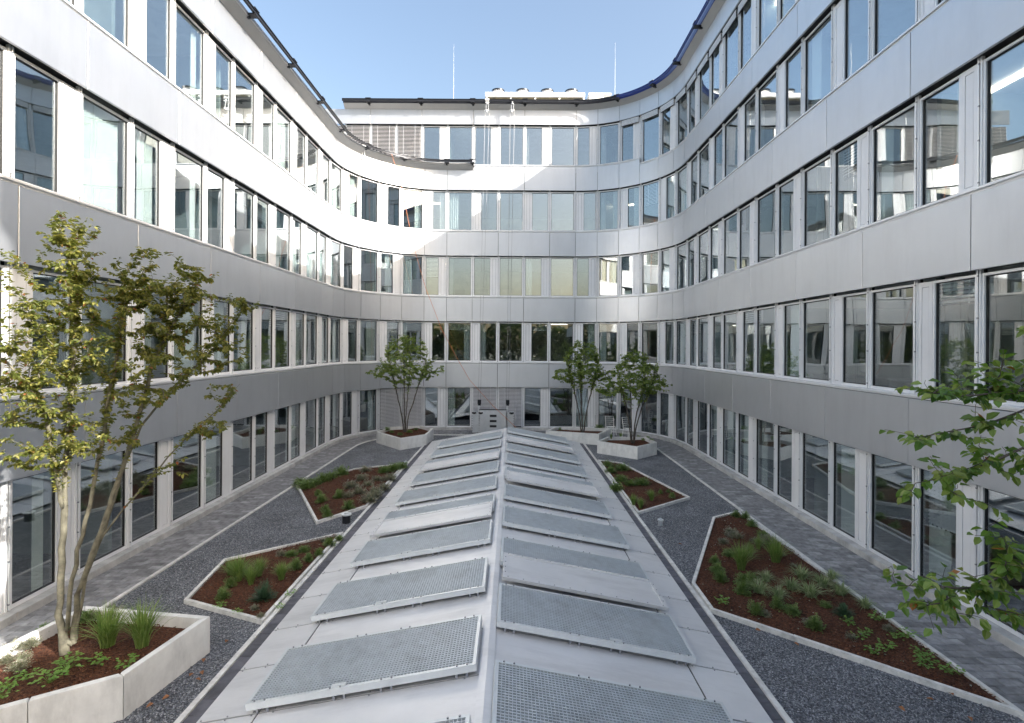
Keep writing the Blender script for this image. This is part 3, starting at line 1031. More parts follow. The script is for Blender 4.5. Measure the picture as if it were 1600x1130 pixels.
bed('D', bedD, 'largest mulched bed, tapering to a point at the lower right')

def chips(poly, n, parent, seed, z):
    rg = random.Random(seed); mb = MB(); xs = [p[0] for p in poly]; ys = [p[1] for p in poly]; c = 0
    while c < n:
        p = (rg.uniform(min(xs), max(xs)), rg.uniform(min(ys), max(ys)))
        if not inside(p, poly): continue
        az = rg.uniform(0, 6.28); l = rg.uniform(.014, .038); w = rg.uniform(.007, .016); t = rg.uniform(-.35, .35)
        a = Vector((cos(az), sin(az), t)); b = Vector((-sin(az), cos(az), rg.uniform(-.5, .5))); o_ = Vector((p[0], p[1], z(p)+rg.uniform(.002, .014)))
        q = [o_-a*l/2-b*w/2, o_+a*l/2-b*w/2, o_+a*l/2+b*w/2, o_-a*l/2+b*w/2]
        mb.quad(*q); d_ = Vector((0, 0, -.008)); mb.quad(q[0], q[3]+d_, q[2]+d_, q[1]); c += 1
    tag(mb.build('bark_chips', M_CHIP, parent, M=Matrix.Identity(4)), kind='stuff')
M_CHIP = leaf_mat('bark_chip', [(.04,.015,.008), (.085,.032,.017), (.14,.055,.027), (.06,.023,.012), (.20,.095,.055)], 0.0, .85)
# ------------------------------------------------------------------ raised planters
for i_, (inn_, e_) in enumerate(PEND):
    ar = abs(sum(inn_[k][0]*inn_[(k+1) % len(inn_)][1]-inn_[(k+1) % len(inn_)][0]*inn_[k][1] for k in range(len(inn_))))/2
    chips(inset(inn_, .02), int(ar*(620 if i_ in (1, 3) else 260)), e_, 40+i_, lambda p: .035+.06*(.45+.9*mnoise.noise(Vector((p[0]*1.7, p[1]*1.7, 3.3)))))
def planter(poly, h, label, group='raised concrete planters', soil=.40, seg=1.1):
    c = (sum(p[0] for p in poly)/len(poly), sum(p[1] for p in poly)/len(poly))
    e = empty('concrete_planter', (c[0], c[1], 0)); tag(e, label, 'planter', group)
    inn = inset(poly, .085); n = len(poly)
    for i in range(n):
        j = (i+1) % n
        a, b, cc, d = Vector(poly[i]), Vector(poly[j]), Vector(inn[j]), Vector(inn[i])
        L_ = (b-a).length; m = max(1, round(L_/seg))
        for s_ in range(m):
            g0, g1 = s_/m + .005/L_, (s_+1)/m - .005/L_
            o0, o1, i1, i0 = a.lerp(b, g0), a.lerp(b, g1), d.lerp(cc, g1), d.lerp(cc, g0)
            mb = MB()
            mid = (o0+o1+i1+i0)/4; ch = .012
            base = [o0, o1, i1, i0]
            top = [p + (mid-p).normalized()*ch for p in base]
            nn = len(mb.v)
            for p in base: mb.v.append((p.x, p.y, 0))
            for p in base: mb.v.append((p.x, p.y, h-ch))
            for p in top: mb.v.append((p.x, p.y, h))
            for q in range(4):
                r_ = (q+1) % 4
                mb.f.append((nn+q, nn+r_, nn+4+r_, nn+4+q)); mb.m.append(0)
                mb.f.append((nn+4+q, nn+4+r_, nn+8+r_, nn+8+q)); mb.m.append(0)
            mb.f.append((nn+8, nn+9, nn+10, nn+11)); mb.m.append(0)
            mb.build('concrete_panel', M_CONC, e, M=Matrix.Identity(4))
    put('soil', mound(inn, soil-.06, .10, .2, .3), e, Matrix.Identity(4))
    if c[1] < 10: chips(inset(inn, .03), 1500, e, 5, lambda p: soil-.06+.10*(.45+.9*mnoise.noise(Vector((p[0]*1.7, p[1]*1.7, 3.3)))))
    return inn
PL1 = [(-4.34, 7.64), (-6.38, 7.92), (-6.80, 5.7), (-6.0, 5.33), (-4.58, 6.26)]
PL2 = [(-6.15, 24.05), (-4.72, 22.4), (-3.78, 23.45), (-3.70, 25.1), (-4.5, 26.1), (-5.9, 25.5)]
PL3 = [(1.6, 24.7), (3.95, 23.85), (4.85, 25.5), (2.2, 25.95)]
PL4 = [(3.58, 22.05), (4.98, 20.85), (6.03, 21.85), (5.9, 23.25), (4.2, 23.15)]
PL5 = [(4.2, 3.9), (3.7, 2.6), (5.2, 1.8), (6.3, 2.7), (6.1, 4.2)]
planter(PL1, .52, 'large concrete planter in the left foreground under the multi-stem tree', soil=.42)
planter(PL2, .50, 'concrete planter at the back left holding one dark tree', soil=.42)
planter(PL3, .50, 'concrete planter at the back, just right of the low roof end', soil=.42)
planter(PL4, .50, 'sunlit concrete planter at the back right, in front of another planter', soil=.42)
planter(PL5, .50, 'concrete planter beyond the right edge, under the overhanging leafy branches', soil=.42)

# loose stones lying proud of the gravel, nearest areas
rg = random.Random(88); mb = MB(); c = 0
blocked = [bedA, bedB, bedC, bedD, PL1]
while c < 15000:
    side = rg.random() < .5
    y = 5.9 + (rg.random()**1.6)*9.5
    x = rg.uniform(-6.75, -3.95) if side else rg.uniform(3.38, 6.1)
    if any(inside((x, y), b_) for b_ in blocked): continue
    r0 = rg.uniform(.007, .016); n0 = len(mb.v); az = rg.uniform(0, 6.28)
    for k in range(4):
        t = az+k*pi/2; rr = r0*rg.uniform(.7, 1.3); mb.v.append((x+rr*cos(t), y+rr*sin(t), rg.uniform(.001, .006)))
    mb.v.append((x+rg.uniform(-.3, .3)*r0, y+rg.uniform(-.3, .3)*r0, r0*rg.uniform(.8, 1.3)))
    for k in range(4): mb.f.append((n0+k, n0+(k+1) % 4, n0+4)); mb.m.append(0)
    c += 1
M_STONE = leaf_mat('loose_basalt_stone', [(.05,.055,.07), (.10,.11,.13), (.15,.165,.19), (.22,.235,.26), (.40,.41,.43)], 0.0, .8)
tag(mb.build('loose_gravel', M_STONE), 'loose dark basalt stones strewn over the gravel', 'gravel', kind='stuff')

# ------------------------------------------------------------------ trees
def leaf_quad(mb, p, d, up, l, w, fold=.25):
    """pointed oval leaf, folded along the midrib: 6 outline points"""
    d = d.normalized(); s_ = d.cross(up)
    if s_.length < 1e-3: s_ = d.cross(Vector((1, 0, 0)))
    s_.normalize(); u = s_.cross(d)
    a = p; t = p + d*l - u*l*.10
    m1 = p + d*l*.35; m2 = p + d*l*.72 - u*l*.04
    n = len(mb.v)
    for q in (a, m1+s_*w*.5+u*w*fold, m2+s_*w*.36+u*w*fold*.6, t, m2-s_*w*.36+u*w*fold*.6, m1-s_*w*.5+u*w*fold): mb.v.append(tuple(q))
    mb.f.append((n, n+1, n+2, n+3)); mb.f.append((n, n+3, n+4, n+5)); mb.m += [0, 0]

def grow(stems, clusters, n_tips, rng, step=.16, min_h=0.0, droop=.0, reach=1.2):
    """skeleton: stems (polylines) then twigs grown to random points in ellipsoid clusters"""
    P = []; par = []
    for st in stems:
        pts = [Vector(p) for p in st]
        prev = -1
        if P:
            dd = [(P[i]-pts[0]).length for i in range(len(P))]
            i0 = min(range(len(P)), key=lambda i: dd[i])
            if dd[i0] < .3: prev = i0
        for a, b in zip(pts[:-1], pts[1:]):
            m = max(1, int((b-a).length/step))
            for i in range(m):
                q = a.lerp(b, i/m)
                q = q + Vector((rng.uniform(-1, 1), rng.uniform(-1, 1), 0))*.012
                P.append(q); par.append(prev); prev = len(P)-1
        P.append(pts[-1]); par.append(prev)
    tot = sum(c[2] for c in clusters); tips = []
    targets = []
    for c, r, wgt in clusters:
        for _ in range(max(1, int(n_tips*wgt/tot))):
            while True:
                v = Vector((rng.uniform(-1, 1), rng.uniform(-1, 1), rng.uniform(-1, 1)))
                if .2 < v.length < 1: break
            targets.append(Vector((c[0]+v.x*r[0], c[1]+v.y*r[1], c[2]+v.z*r[2])))
    stems_pts = [Vector(s_[0]) for s_ in stems]
    targets.sort(key=lambda t: min((t-p).length for p in P))
    for t in targets:
        best, bd = 0, 1e9
        for i, p in enumerate(P):
            if p.z < min_h: continue
            d = (t-p).length + max(0, p.z-t.z)*.9
            if d < bd: bd = d; best = i
        p0 = P[best]; L_ = (t-p0).length
        if L_ < .05: continue
        m = max(2, int(L_/step)); prev = best
        side = Vector((rng.uniform(-1, 1), rng.uniform(-1, 1), rng.uniform(-.3, .8)))*L_*.12
        dirn = None
        for i in range(1, m+1):
            f = i/m
            q = p0.lerp(t, f) + side*sin(pi*f) - Vector((0, 0, droop*f*f*L_))
            q += Vector((rng.uniform(-1, 1), rng.uniform(-1, 1), rng.uniform(-1, 1)))*.01
            P.append(q); par.append(prev); prev = len(P)-1
        tips.append((prev, m))
    return P, par, tips
def skeleton_mesh(P, par, tip_r, pw_, mb, base_scale=1.0, nside=6):
    n = len(P); acc = [0.0]*n; kids = [[] for _ in range(n)]
    for i in range(n):
        if par[i] >= 0: kids[par[i]].append(i)
    for i in range(n-1, -1, -1):
        pass
    order = list(range(n))
    rad = [0.0]*n
    for i in reversed(order):          # children always come after parents
        if not kids[i]: rad[i] = tip_r
        else: rad[i] = sum(rad[k]**pw_ for k in kids[i])**(1/pw_)*1.0 + .00025
    # chains
    done = [False]*n
    for i in range(n):
        if par[i] >= 0 and len(kids[par[i]]) == 1 and par[par[i]] != -2: continue
        # start of chain
        for start in ([i] if par[i] < 0 or True else []):
            ch = [par[start]] if par[start] >= 0 else []
            ch.append(start); j = start
            while len(kids[j]) == 1: j = kids[j][0]; ch.append(j)
            if len(ch) > 1:
                rr = [rad[q]*base_scale for q in ch]
                if par[start] >= 0: rr[0] = min(rr[0], rr[1]*1.15)
                ns = nside if max(rr) > .012 else (4 if max(rr) > .006 else 3)
                mb.tube([P[q] for q in ch], rr, ns, 0, False)
    return rad
def leaves_on(P, par, tips, mb, rng, per, l, w, back=.55, step=.16, hang=.35, lens=(.75, 1.2)):
    for tip, m in tips:
        chain = [tip]; j = tip; L_ = 0
        while par[j] >= 0 and L_ < back:
            L_ += (P[j]-P[par[j]]).length; j = par[j]; chain.append(j)
        for q in range(per):
            f = rng.random()**1.3*(len(chain)-1.001); i = int(f); f -= i
            p = P[chain[i]].lerp(P[chain[i+1]], f)
            tw = (P[chain[i]]-P[chain[i+1]]).normalized()
            az = rng.uniform(0, 2*pi)
            d = Vector((cos(az), sin(az), rng.uniform(-.7, .4))) + tw*.7 - Vector((0, 0, hang))
            up = Vector((rng.uniform(-.6, .6), rng.uniform(-.6, .6), 1))
            s_ = rng.uniform(*lens)
            pet = d.normalized()*l*.25
            leaf_quad(mb, p+pet, d, up, l*s_, w*s_)

def tree(base, stems, clusters, n_tips, per, lw, label, leafmat, bark, seed, group=None, tip_r=.0028, pwr=2.35, back=.55, min_h=1.0, base_scale=1.0, droop=0.05, step=.16):
    rng = random.Random(seed)
    e = empty('multi_stem_tree', base); tag(e, label, 'tree', group)
    P, par, tips = grow(stems, clusters, n_tips, rng, step, min_h, droop)
    mb = MB(); skeleton_mesh(P, par, tip_r, pwr, mb, base_scale, 8)
    mb.build('trunk', bark, e, smooth=True, M=Matrix.Identity(4))
    mb = MB(); leaves_on(P, par, tips, mb, rng, per, lw[0], lw[1], back)
    mb.build('crown', leafmat, e, M=Matrix.Identity(4))
    return e, P, par, tips

# left foreground tree: stems follow the photographed forks
def I(x, y, Z):        # helper used to lay out the limb positions at a given depth
    a = math.atan(.0065); dx = x-800; dy = y-540.5
    u = dx*cos(a)+dy*sin(a); v = -dx*sin(a)+dy*cos(a)
    return Vector((u/825*Z, Z, EYE - v/825*Z))
st = [
  [I(100,1022,6.95), I(92,960,6.95), I(97,880,6.9), I(101,790,6.85), I(103,700,6.8), I(108,640,6.75), I(118,560,6.7), I(120,470,6.65), I(108,380,6.6), I(85,345,6.6)],
  [I(101,800,6.85), I(84,725,6.6), I(72,650,6.45), I(45,600,6.3), I(5,560,6.2)],
  [I(104,985,6.95), I(110,930,6.9), I(122,860,6.95), I(140,790,7.0), I(158,700,7.05), I(170,620,7.1), I(185,540,7.1), I(200,440,7.1)],
  [I(115,1005,7.0), I(120,930,7.05), I(150,850,7.1), I(178,770,7.15), I(205,690,7.2), I(222,630,7.25), I(240,560,7.3), I(285,480,7.3), I(310,440,7.3)],
  [I(118,1000,7.0), I(135,900,7.15), I(165,830,7.3), I(190,740,7.4), I(222,665,7.5), I(265,610,7.6), I(320,560,7.7), I(380,480,7.8)],
  [I(150,850,7.1), I(210,775,7.4), I(275,700,7.6), I(340,640,7.8), I(375,600,7.9)],
]
def cl(x, y, Z, rx, ry, rz_, wgt):
    p = I(x, y, Z); return ((p.x, p.y, p.z), (rx, ry, rz_), wgt)
clusters = [cl(60,520,6.5,.85,.8,.75,1.5), cl(110,420,6.6,.40,.5,.75,.8), cl(105,365,6.6,.16,.2,.35,.25), cl(190,480,6.9,.65,.7,.65,1.4), cl(240,440,7.2,.55,.7,.5,1.2),
            cl(300,470,7.3,.60,.7,.55,1.2), cl(340,540,7.6,.42,.6,.38,.55), cl(220,570,7.0,.75,.8,.55,1.2), cl(110,610,6.7,.65,.7,.5,.9), cl(30,620,6.4,.6,.7,.5,.8),
            cl(150,680,6.8,.5,.5,.35,.5), cl(60,700,6.5,.5,.6,.25,.4), cl(350,610,7.8,.22,.3,.16,.16), cl(330,670,7.7,.35,.4,.16,.22), cl(0,500,6.2,.7,.9,.9,.9), cl(385,475,7.8,.15,.2,.12,.07), cl(270,740,7.5,.25,.3,.25,.08)]
tree((-5.85, 6.9, .42), st, clusters, 900, 30, (.058, .036), 'multi-stem tree with thin yellowing crown in the left foreground planter', M_LEAF, M_BARK, 5, tip_r=.0019, pwr=2.25, min_h=2.4, droop=.03)

def back_tree(bx, by, h0, top, rad, label, seed, lean=0.0, spread=1.0):
    rng = random.Random(seed); stems = []
    b = Vector((bx, by, h0))
    ns = 4
    for i in range(ns):
        az = 2*pi*i/ns + rng.uniform(-.4, .4)
        r1 = rad*.42*spread
        st_ = [b + Vector((cos(az)*.06, sin(az)*.06, 0)), b + Vector((cos(az)*.14, sin(az)*.14, .7)), b + Vector((cos(az)*r1*.5+lean*.4, sin(az)*r1*.5, 1.5)),
               b + Vector((cos(az)*r1+lean, sin(az)*r1, (top-h0)*.62)), b + Vector((cos(az)*r1*1.25+lean, sin(az)*r1*1.25, (top-h0)*.82))]
        stems.append(st_)
    zc = h0+(top-h0)*.70
    cs = [((bx+lean, by, zc), (rad*.75, rad*.75, (top-h0)*.26), 2.2), ((bx+lean, by, top-.55), (rad*.5, rad*.5, .55), .8),
          ((bx-rad*.62, by, zc-.45), (rad*.42, rad*.5, .34), .6), ((bx+rad*.66, by+.1, zc-.35), (rad*.42, rad*.5, .36), .6), ((bx+.1, by-rad*.6, zc-.1), (rad*.5, rad*.4, .5), .6)]
    tree(tuple(b), stems, cs, 380, 22, (.092, .056), label, M_LEAFDK, M_BARKDK, seed, 'trees in the far planters', tip_r=.0032, pwr=2.3, min_h=h0+1.5, droop=.02)
back_tree(-4.95, 24.6, .42, 5.05, 1.75, 'dark green multi-stem tree in the planter at the back left', 11, .1)
back_tree(3.35, 24.9, .42, 4.85, 1.45, 'left one of the two trees at the back right, standing behind', 12)
back_tree(5.1, 22.2, .42, 4.35, 1.55, 'nearer of the two trees at the back right, in the sunlit planter', 13, .12)

# right foreground tree: trunk beyond the frame, leafy branches reaching in
rng = random.Random(31)
e = empty('overhanging_tree', (4.9, 3.1, .42)); tag(e, 'large-leaved branches hanging into the picture from the right edge', 'tree')
st = [[(4.9, 3.1, .42), (4.85, 3.1, 1.4), (4.7, 3.15, 2.4), (4.6, 3.2, 3.3), (4.5, 3.3, 4.4), (4.5, 3.3, 5.4)],
      [(4.7, 3.15, 2.4), (4.3, 3.3, 2.85), I(1600,700,3.5), I(1520,735,3.5), I(1430,755,3.45)],
      [(4.6, 3.2, 3.2), (4.2, 3.3, 3.7), I(1600,610,3.5), I(1500,620,3.5), I(1440,612,3.4)],
      [(4.8, 3.1, 1.8), (4.3, 3.2, 2.1), I(1600,880,3.4), I(1520,920,3.4), I(1400,915,3.3)],
      [(4.5, 3.3, 4.3), (4.1, 3.4, 4.6), I(1610,520,3.4)],
      [I(1600,640,3.5), I(1540,665,3.6), I(1430,685,3.6)]]
def box_cl(x, y, Z, rx, rz_, wgt, ry=.25):
    p = I(x, y, Z); return ((p.x, p.y, p.z), (rx, ry, rz_), wgt)
cs = [box_cl(1520,600,3.5,.30,.10,1.1), box_cl(1580,570,3.5,.22,.14,.9), box_cl(1460,612,3.45,.15,.05,.4), box_cl(1560,640,3.5,.2,.12,.7), box_cl(1425,682,3.55,.13,.04,.3), box_cl(1500,690,3.5,.2,.08,.7),
      box_cl(1570,720,3.5,.2,.14,.8), box_cl(1470,725,3.5,.16,.07,.45), box_cl(1540,775,3.4,.22,.06,.45), box_cl(1440,775,3.4,.12,.04,.25),
      box_cl(1580,860,3.4,.16,.2,.9), box_cl(1500,915,3.35,.22,.12,.8), box_cl(1425,890,3.3,.12,.06,.3), box_cl(1560,930,3.35,.18,.14,.7), box_cl(1430,955,3.3,.16,.05,.3), box_cl(1500,960,3.3,.16,.08,.4), box_cl(1592,515,3.4,.06,.05,.15),
      box_cl(1750,600,3.5,.4,.5,.7, .5), box_cl(1760,850,3.4,.4,.5,.6, .5)]
P, par, tips = grow(st, cs, 165, rng, .10, 1.6, .05)
mb = MB(); skeleton_mesh(P, par, .0016, 2.3, mb, 1.0, 8)
tr = mb.build('trunk', M_BARKDK, e, smooth=True, M=Matrix.Identity(4))
LV = []
for s_ in range(4):
    mb = MB(); leaf_quad(mb, Vector((0, 0, 0)), Vector((1, 0, 0)), Vector((0, 0, 1)), .066+.006*s_, .040+.003*s_, .14+.05*s_); LV.append(mb)
def leaf_shade(i, c):
    m = mat('leaf_shade', c, .38, 0, .14, 14.0, coords='obj', rnd=.3)
    nt = m.node_tree; p = nt.nodes['Principled BSDF']
    tl = N(nt, 'ShaderNodeBsdfTranslucent'); tl.inputs[0].default_value = (min(1, c[0]*1.6), min(1, c[1]*1.6), c[2]*1.2, 1)
    mx = N(nt, 'ShaderNodeMixShader'); mx.inputs[0].default_value = .38
    nt.links.new(p.outputs[0], mx.inputs[1]); nt.links.new(tl.outputs[0], mx.inputs[2]); nt.links.new(mx.outputs[0], nt.nodes['Material Output'].inputs['Surface'])
    return m
SH = [leaf_shade(0, (.070, .15, .026)), leaf_shade(1, (.11, .205, .037)), leaf_shade(2, (.16, .265, .055)), leaf_shade(3, (.25, .32, .08)), leaf_shade(4, (.34, .13, .035))]
LM = [[LV[i].mesh('leaf', SH[j]) for j in range(5)] for i in range(4)]
count = 0
rest = MB()
for tip, m in tips:
    chain = [tip]; j = tip; L_ = 0
    while par[j] >= 0 and L_ < .30:
        L_ += (P[j]-P[par[j]]).length; j = par[j]; chain.append(j)
    for q in range(8):
        f = (q+.3*rng.random())/8*(len(chain)-1.01); i = int(f); f -= i
        p = P[chain[i]].lerp(P[chain[i+1]], f)
        tw = (P[chain[i]]-P[chain[i+1]]).normalized()
        sd = 1 if q % 2 else -1
        az = rng.uniform(-.7, .7)
        d = tw*.6 + Vector((-tw.y*sd, tw.x*sd, 0))*rng.uniform(.5, 1) + Vector((rng.uniform(-.3, .3), rng.uniform(-.5, .3), rng.uniform(-.8, -.05)))
        d.normalize()
        up = Vector((rng.uniform(-.7, .7), rng.uniform(-.9, .3), 1)).normalized()
        s_ = d.cross(up).normalized(); u = s_.cross(d)
        pos = p + d*.014
        inview = pos.x/pos.y < .99 and pos.x/pos.y > .6
        if inview and count < 290:
            M = Matrix(((d.x, -s_.x, u.x, pos.x), (d.y, -s_.y, u.y, pos.y), (d.z, -s_.z, u.z, pos.z), (0, 0, 0, 1))) @ Matrix.Scale(rng.uniform(.75, 1.15), 4)
            c = rng.random(); ci = 4 if c > .965 else (3 if c > .84 else (2 if c > .58 else (1 if c > .3 else 0)))
            put('leaf', LM[rng.randrange(4)][ci], e, M); count += 1
        else:
            leaf_quad(rest, pos, d, up, .07, .043)
tag(rest.build('foliage', M_LEAFBR, e, M=Matrix.Identity(4)), kind='stuff')

# ------------------------------------------------------------------ small plants
def blades(mb, n, h, spread, w, rng, arch=.5):
    for i in range(n):
        az = rng.uniform(0, 2*pi); r = rng.random()**.7
        hh = h*rng.uniform(.6, 1.05); out = spread*r*rng.uniform(.6, 1.2)
        d = Vector((cos(az), sin(az), 0)); sdir = Vector((-sin(az), cos(az), 0))
        p0 = d*rng.uniform(0, .05) + sdir*rng.uniform(-.05, .05)
        pts = []
        for t in (0, .35, .7, 1):
            z = hh*(t - arch*r*t*t*t*.75)
            pts.append(p0 + d*out*(t**1.6) + Vector((0, 0, z)))
        ww = [w, w*.9, w*.6, w*.08]
        n0 = len(mb.v)
        for p, q in zip(pts, ww): mb.v.append(tuple(p-sdir*q/2)); mb.v.append(tuple(p+sdir*q/2))
        for k in range(3): mb.f.append((n0+2*k, n0+2*k+1, n0+2*k+3, n0+2*k+2)); mb.m.append(0)
def dome(mb, n, r, h, l, w, rng, stems=True, fill=.3):
    for i in range(n):
        v = Vector((rng.uniform(-1, 1), rng.uniform(-1, 1), rng.uniform(0, 1)))
        if v.length > 1 or v.length < fill: continue
        lump = .75+.5*mnoise.noise(v*2.3+Vector((n*.1, 0, 0)))
        p = Vector((v.x*r*lump, v.y*r*lump, v.z*h*lump))
        d = Vector((v.x, v.y, v.z*.6)) + Vector((rng.uniform(-.6, .6), rng.uniform(-.6, .6), rng.uniform(-.3, .5)))
        sw = Vector((-v.y, v.x, 0)).normalized()*.0025
        mb.quad(sw*2, -sw*2, p-sw, p+sw)
        leaf_quad(mb, p, d, Vector((rng.uniform(-.4, .4), rng.uniform(-.4, .4), 1)), l*rng.uniform(.7, 1.2), w*rng.uniform(.7, 1.2), .15)
def plant_meshes():
    D = {}
    for kind in ('grass', 'sedge', 'shrub', 'ball', 'rosette', 'pale', 'low'):
        D[kind] = []
        for v in range(3):
            rg = random.Random(sum(map(ord, kind))*7+v)
            mb = MB()
            if kind == 'grass': blades(mb, 240, .66, .38, .011, rg, .5); m = M_GRASS
            elif kind == 'sedge': blades(mb, 130, .32, .36, .013, rg, .95); m = M_SEDGE
            elif kind == 'shrub': dome(mb, 900, .28, .44, .046, .030, rg); m = M_SHRUB
            elif kind == 'ball': dome(mb, 1500, .26, .34, .032, .010, rg, fill=.75); m = M_BALL
            elif kind == 'pale': dome(mb, 1000, .32, .28, .036, .024, rg); m = M_PALE
            elif kind == 'low': dome(mb, 1000, .36, .30, .05, .034, rg); m = M_SHRUB
            else:
                for i in range(30):
                    az = rg.uniform(0, 2*pi); rr = rg.uniform(.02, .15)
                    mb.quad((0, 0, 0), (.004, 0, 0), (cos(az)*rr+.002, sin(az)*rr, .07), (cos(az)*rr-.002, sin(az)*rr, .07))
                    leaf_quad(mb, Vector((cos(az)*rr, sin(az)*rr, .05+rg.uniform(0, .06))), Vector((cos(az), sin(az), rg.uniform(-.2, .3))), Vector((0, 0, 1)), rg.uniform(.04, .065), rg.uniform(.03, .05), .1)
                m = M_ROSE
            D[kind].append(mb.mesh(kind, m))
    return D
PMS = plant_meshes()
NAMES = {'grass': ('grass_clump', 'grass'), 'sedge': ('sedge_tuft', 'sedge'), 'shrub': ('leafy_shrub', 'shrub'), 'ball': ('round_shrub', 'shrub'), 'rosette': ('leafy_perennial', 'plant'), 'pale': ('pale_perennial', 'plant'), 'low': ('low_bush', 'bush')}
rp_ = random.Random(77)
def gp(x, y, z=.06):
    p = I(x, y, 1.0); v = EYE - p.z
    Z = (EYE-z)/v
    return p.x*Z, Z
def plant(kind, x, y, sc, label, group=None, z=.05):
    sc *= {'grass': .95, 'sedge': 1.0, 'shrub': .72, 'ball': .9, 'rosette': .9, 'pale': .72, 'low': .74}[kind]
    nm, cat = NAMES[kind]
    o = put(nm, rp_.choice(PMS[kind]))
    o.matrix_basis = Matrix.Translation((x, y, z)) @ Matrix.Rotation(rp_.uniform(0, 6.28), 4, 'Z') @ Matrix.Diagonal((sc*rp_.uniform(.9, 1.1), sc*rp_.uniform(.9, 1.1), sc*rp_.uniform(.9, 1.1), 1))
    tag(o, label, cat, group)
    return o
ORD = ['', 'second', 'third', 'fourth', 'fifth', 'sixth', 'seventh', 'eighth', 'ninth', 'tenth', 'eleventh', 'twelfth', 'thirteenth', 'fourteenth', 'fifteenth', 'sixteenth', 'seventeenth', 'eighteenth', 'nineteenth']
def rank(v, allv):
    if len(allv) < 2: return ''
    i = sorted(allv).index(v)
    if i == 0: return ', leftmost of its kind'
    if i == len(allv)-1: return ', rightmost of its kind'
    return ', %s from the left' % ORD[i]
def scatter(kind, pts, sc, label, group, z=.06):
    for (px, py) in pts:
        x, y = gp(px, py, z); plant(kind, x, y, sc*rp_.uniform(.8, 1.2), label + rank(px, [q[0] for q in pts]), group, z)
# large right bed
D = 'in the large right bed'
scatter('grass', [(1158, 890), (1212, 880)], .95, 'tall upright fountain grass clump '+D, 'tall grasses in the right bed')
scatter('grass', [(1172, 872), (1185, 858)], .65, 'shorter grass clump between the tall ones '+D, 'short grasses in the right bed')
scatter('sedge', [(1196, 908), (1185, 926), (1216, 935), (1252, 905), (1236, 922), (1266, 933), (1285, 917), (1313, 930), (1352, 950), (1300, 905)], .95, 'arching pale striped sedge tuft '+D, 'sedges in the right bed')
scatter('ball', [(1318, 962)], .95, 'dense blue-green rounded shrub '+D, None)
scatter('pale', [(1130, 850), (1150, 842), (1180, 850), (1200, 848), (1142, 835)], .9, 'pale small-flowered perennial at the far end of the large right bed', 'pale perennials in the right bed')
scatter('shrub', [(1117, 880), (1121, 896), (1162, 916), (1127, 908), (1160, 928)], .85, 'small leafy shrub along the left edge of the large right bed', 'leafy shrubs in the right bed')
scatter('shrub', [(1274, 982), (1214, 950), (1182, 958), (1165, 810), (1150, 808), (1175, 822)], .75, 'loose leafy shrub '+D, 'loose shrubs in the right bed')
scatter('rosette', [(1130, 943), (1327, 976), (1344, 998), (1354, 992), (1374, 970), (1400, 998), (1420, 996), (1366, 1022), (1386, 1016), (1440, 1025), (1442, 1043), (1447, 1036), (1488, 1055)], .95, 'small fresh green perennial dotted on mulch '+D, 'green perennials in the right bed')
scatter('low', [(1140, 868), (1192, 838), (1236, 958), (1290, 948), (1175, 905)], .62, 'spreading low green plant in the large right bed', 'low plants in the right bed')
scatter('pale', [(1222, 868), (1240, 886), (1262, 976), (1196, 962), (1330, 1000), (1390, 985)], .5, 'thin pale seedling plant in the large right bed', 'seedlings in the right bed')
# small right bed
D = 'in the small right bed'
scatter('low', [(955, 738), (970, 752), (985, 758), (963, 765), (1003, 757), (950, 728), (972, 734)], 1.15, 'dark low bush '+D, 'dark bushes in the small right bed')
scatter('grass', [(1018, 782), (990, 790), (1001, 794)], .55, 'yellow-green grass tuft '+D, 'grass tufts in the small right bed')
scatter('shrub', [(1032, 772), (1044, 770), (1050, 778)], .6, 'fresh leafy shrub at the tip of the small right bed', 'leafy shrubs in the small right bed')
# left near bed
D = 'in the left bed beside the low roof'
scatter('grass', [(372, 908), (392, 914), (405, 900), (440, 906), (360, 900)], .80, 'green fountain grass clump '+D, 'grasses in the left bed')
scatter('ball', [(412, 936)], 1.0, 'dense rounded dark green shrub '+D, None)
scatter('shrub', [(348, 935), (462, 888), (482, 876), (360, 916), (498, 868), (515, 852)], .75, 'small loose shrub '+D, 'loose shrubs in the left bed')
scatter('pale', [(398, 952), (440, 868), (505, 846), (408, 965)], .55, 'pale creeping plant '+D, 'pale plants in the left bed')
scatter('low', [(380, 898), (455, 868), (475, 862), (530, 843)], .6, 'low spreading plant in the left bed beside the low roof', 'low plants in the left bed')
scatter('rosette', [(345, 948), (372, 958), (438, 950), (455, 930)], .7, 'tiny green seedling in the left bed beside the low roof', 'seedlings in the left bed')
# left far bed
D = 'in the far left bed'
scatter('low', [(490, 757), (505, 752), (478, 762), (517, 748), (533, 742), (470, 757), (615, 735), (600, 738), (628, 731)], 1.25, 'bushy green ground cover '+D, 'green bushes in the far left bed')
scatter('pale', [(560, 772), (548, 762), (575, 760), (585, 775), (565, 750), (590, 752), (578, 784), (545, 778), (600, 765), (570, 738), (610, 750)], 1.35, 'pale seeding perennial '+D, 'pale perennials in the far left bed')
scatter('shrub', [(502, 785), (508, 800), (498, 775), (512, 808), (545, 795), (530, 778)], 1.0, 'light leafy shrub '+D, 'leafy shrubs in the far left bed')
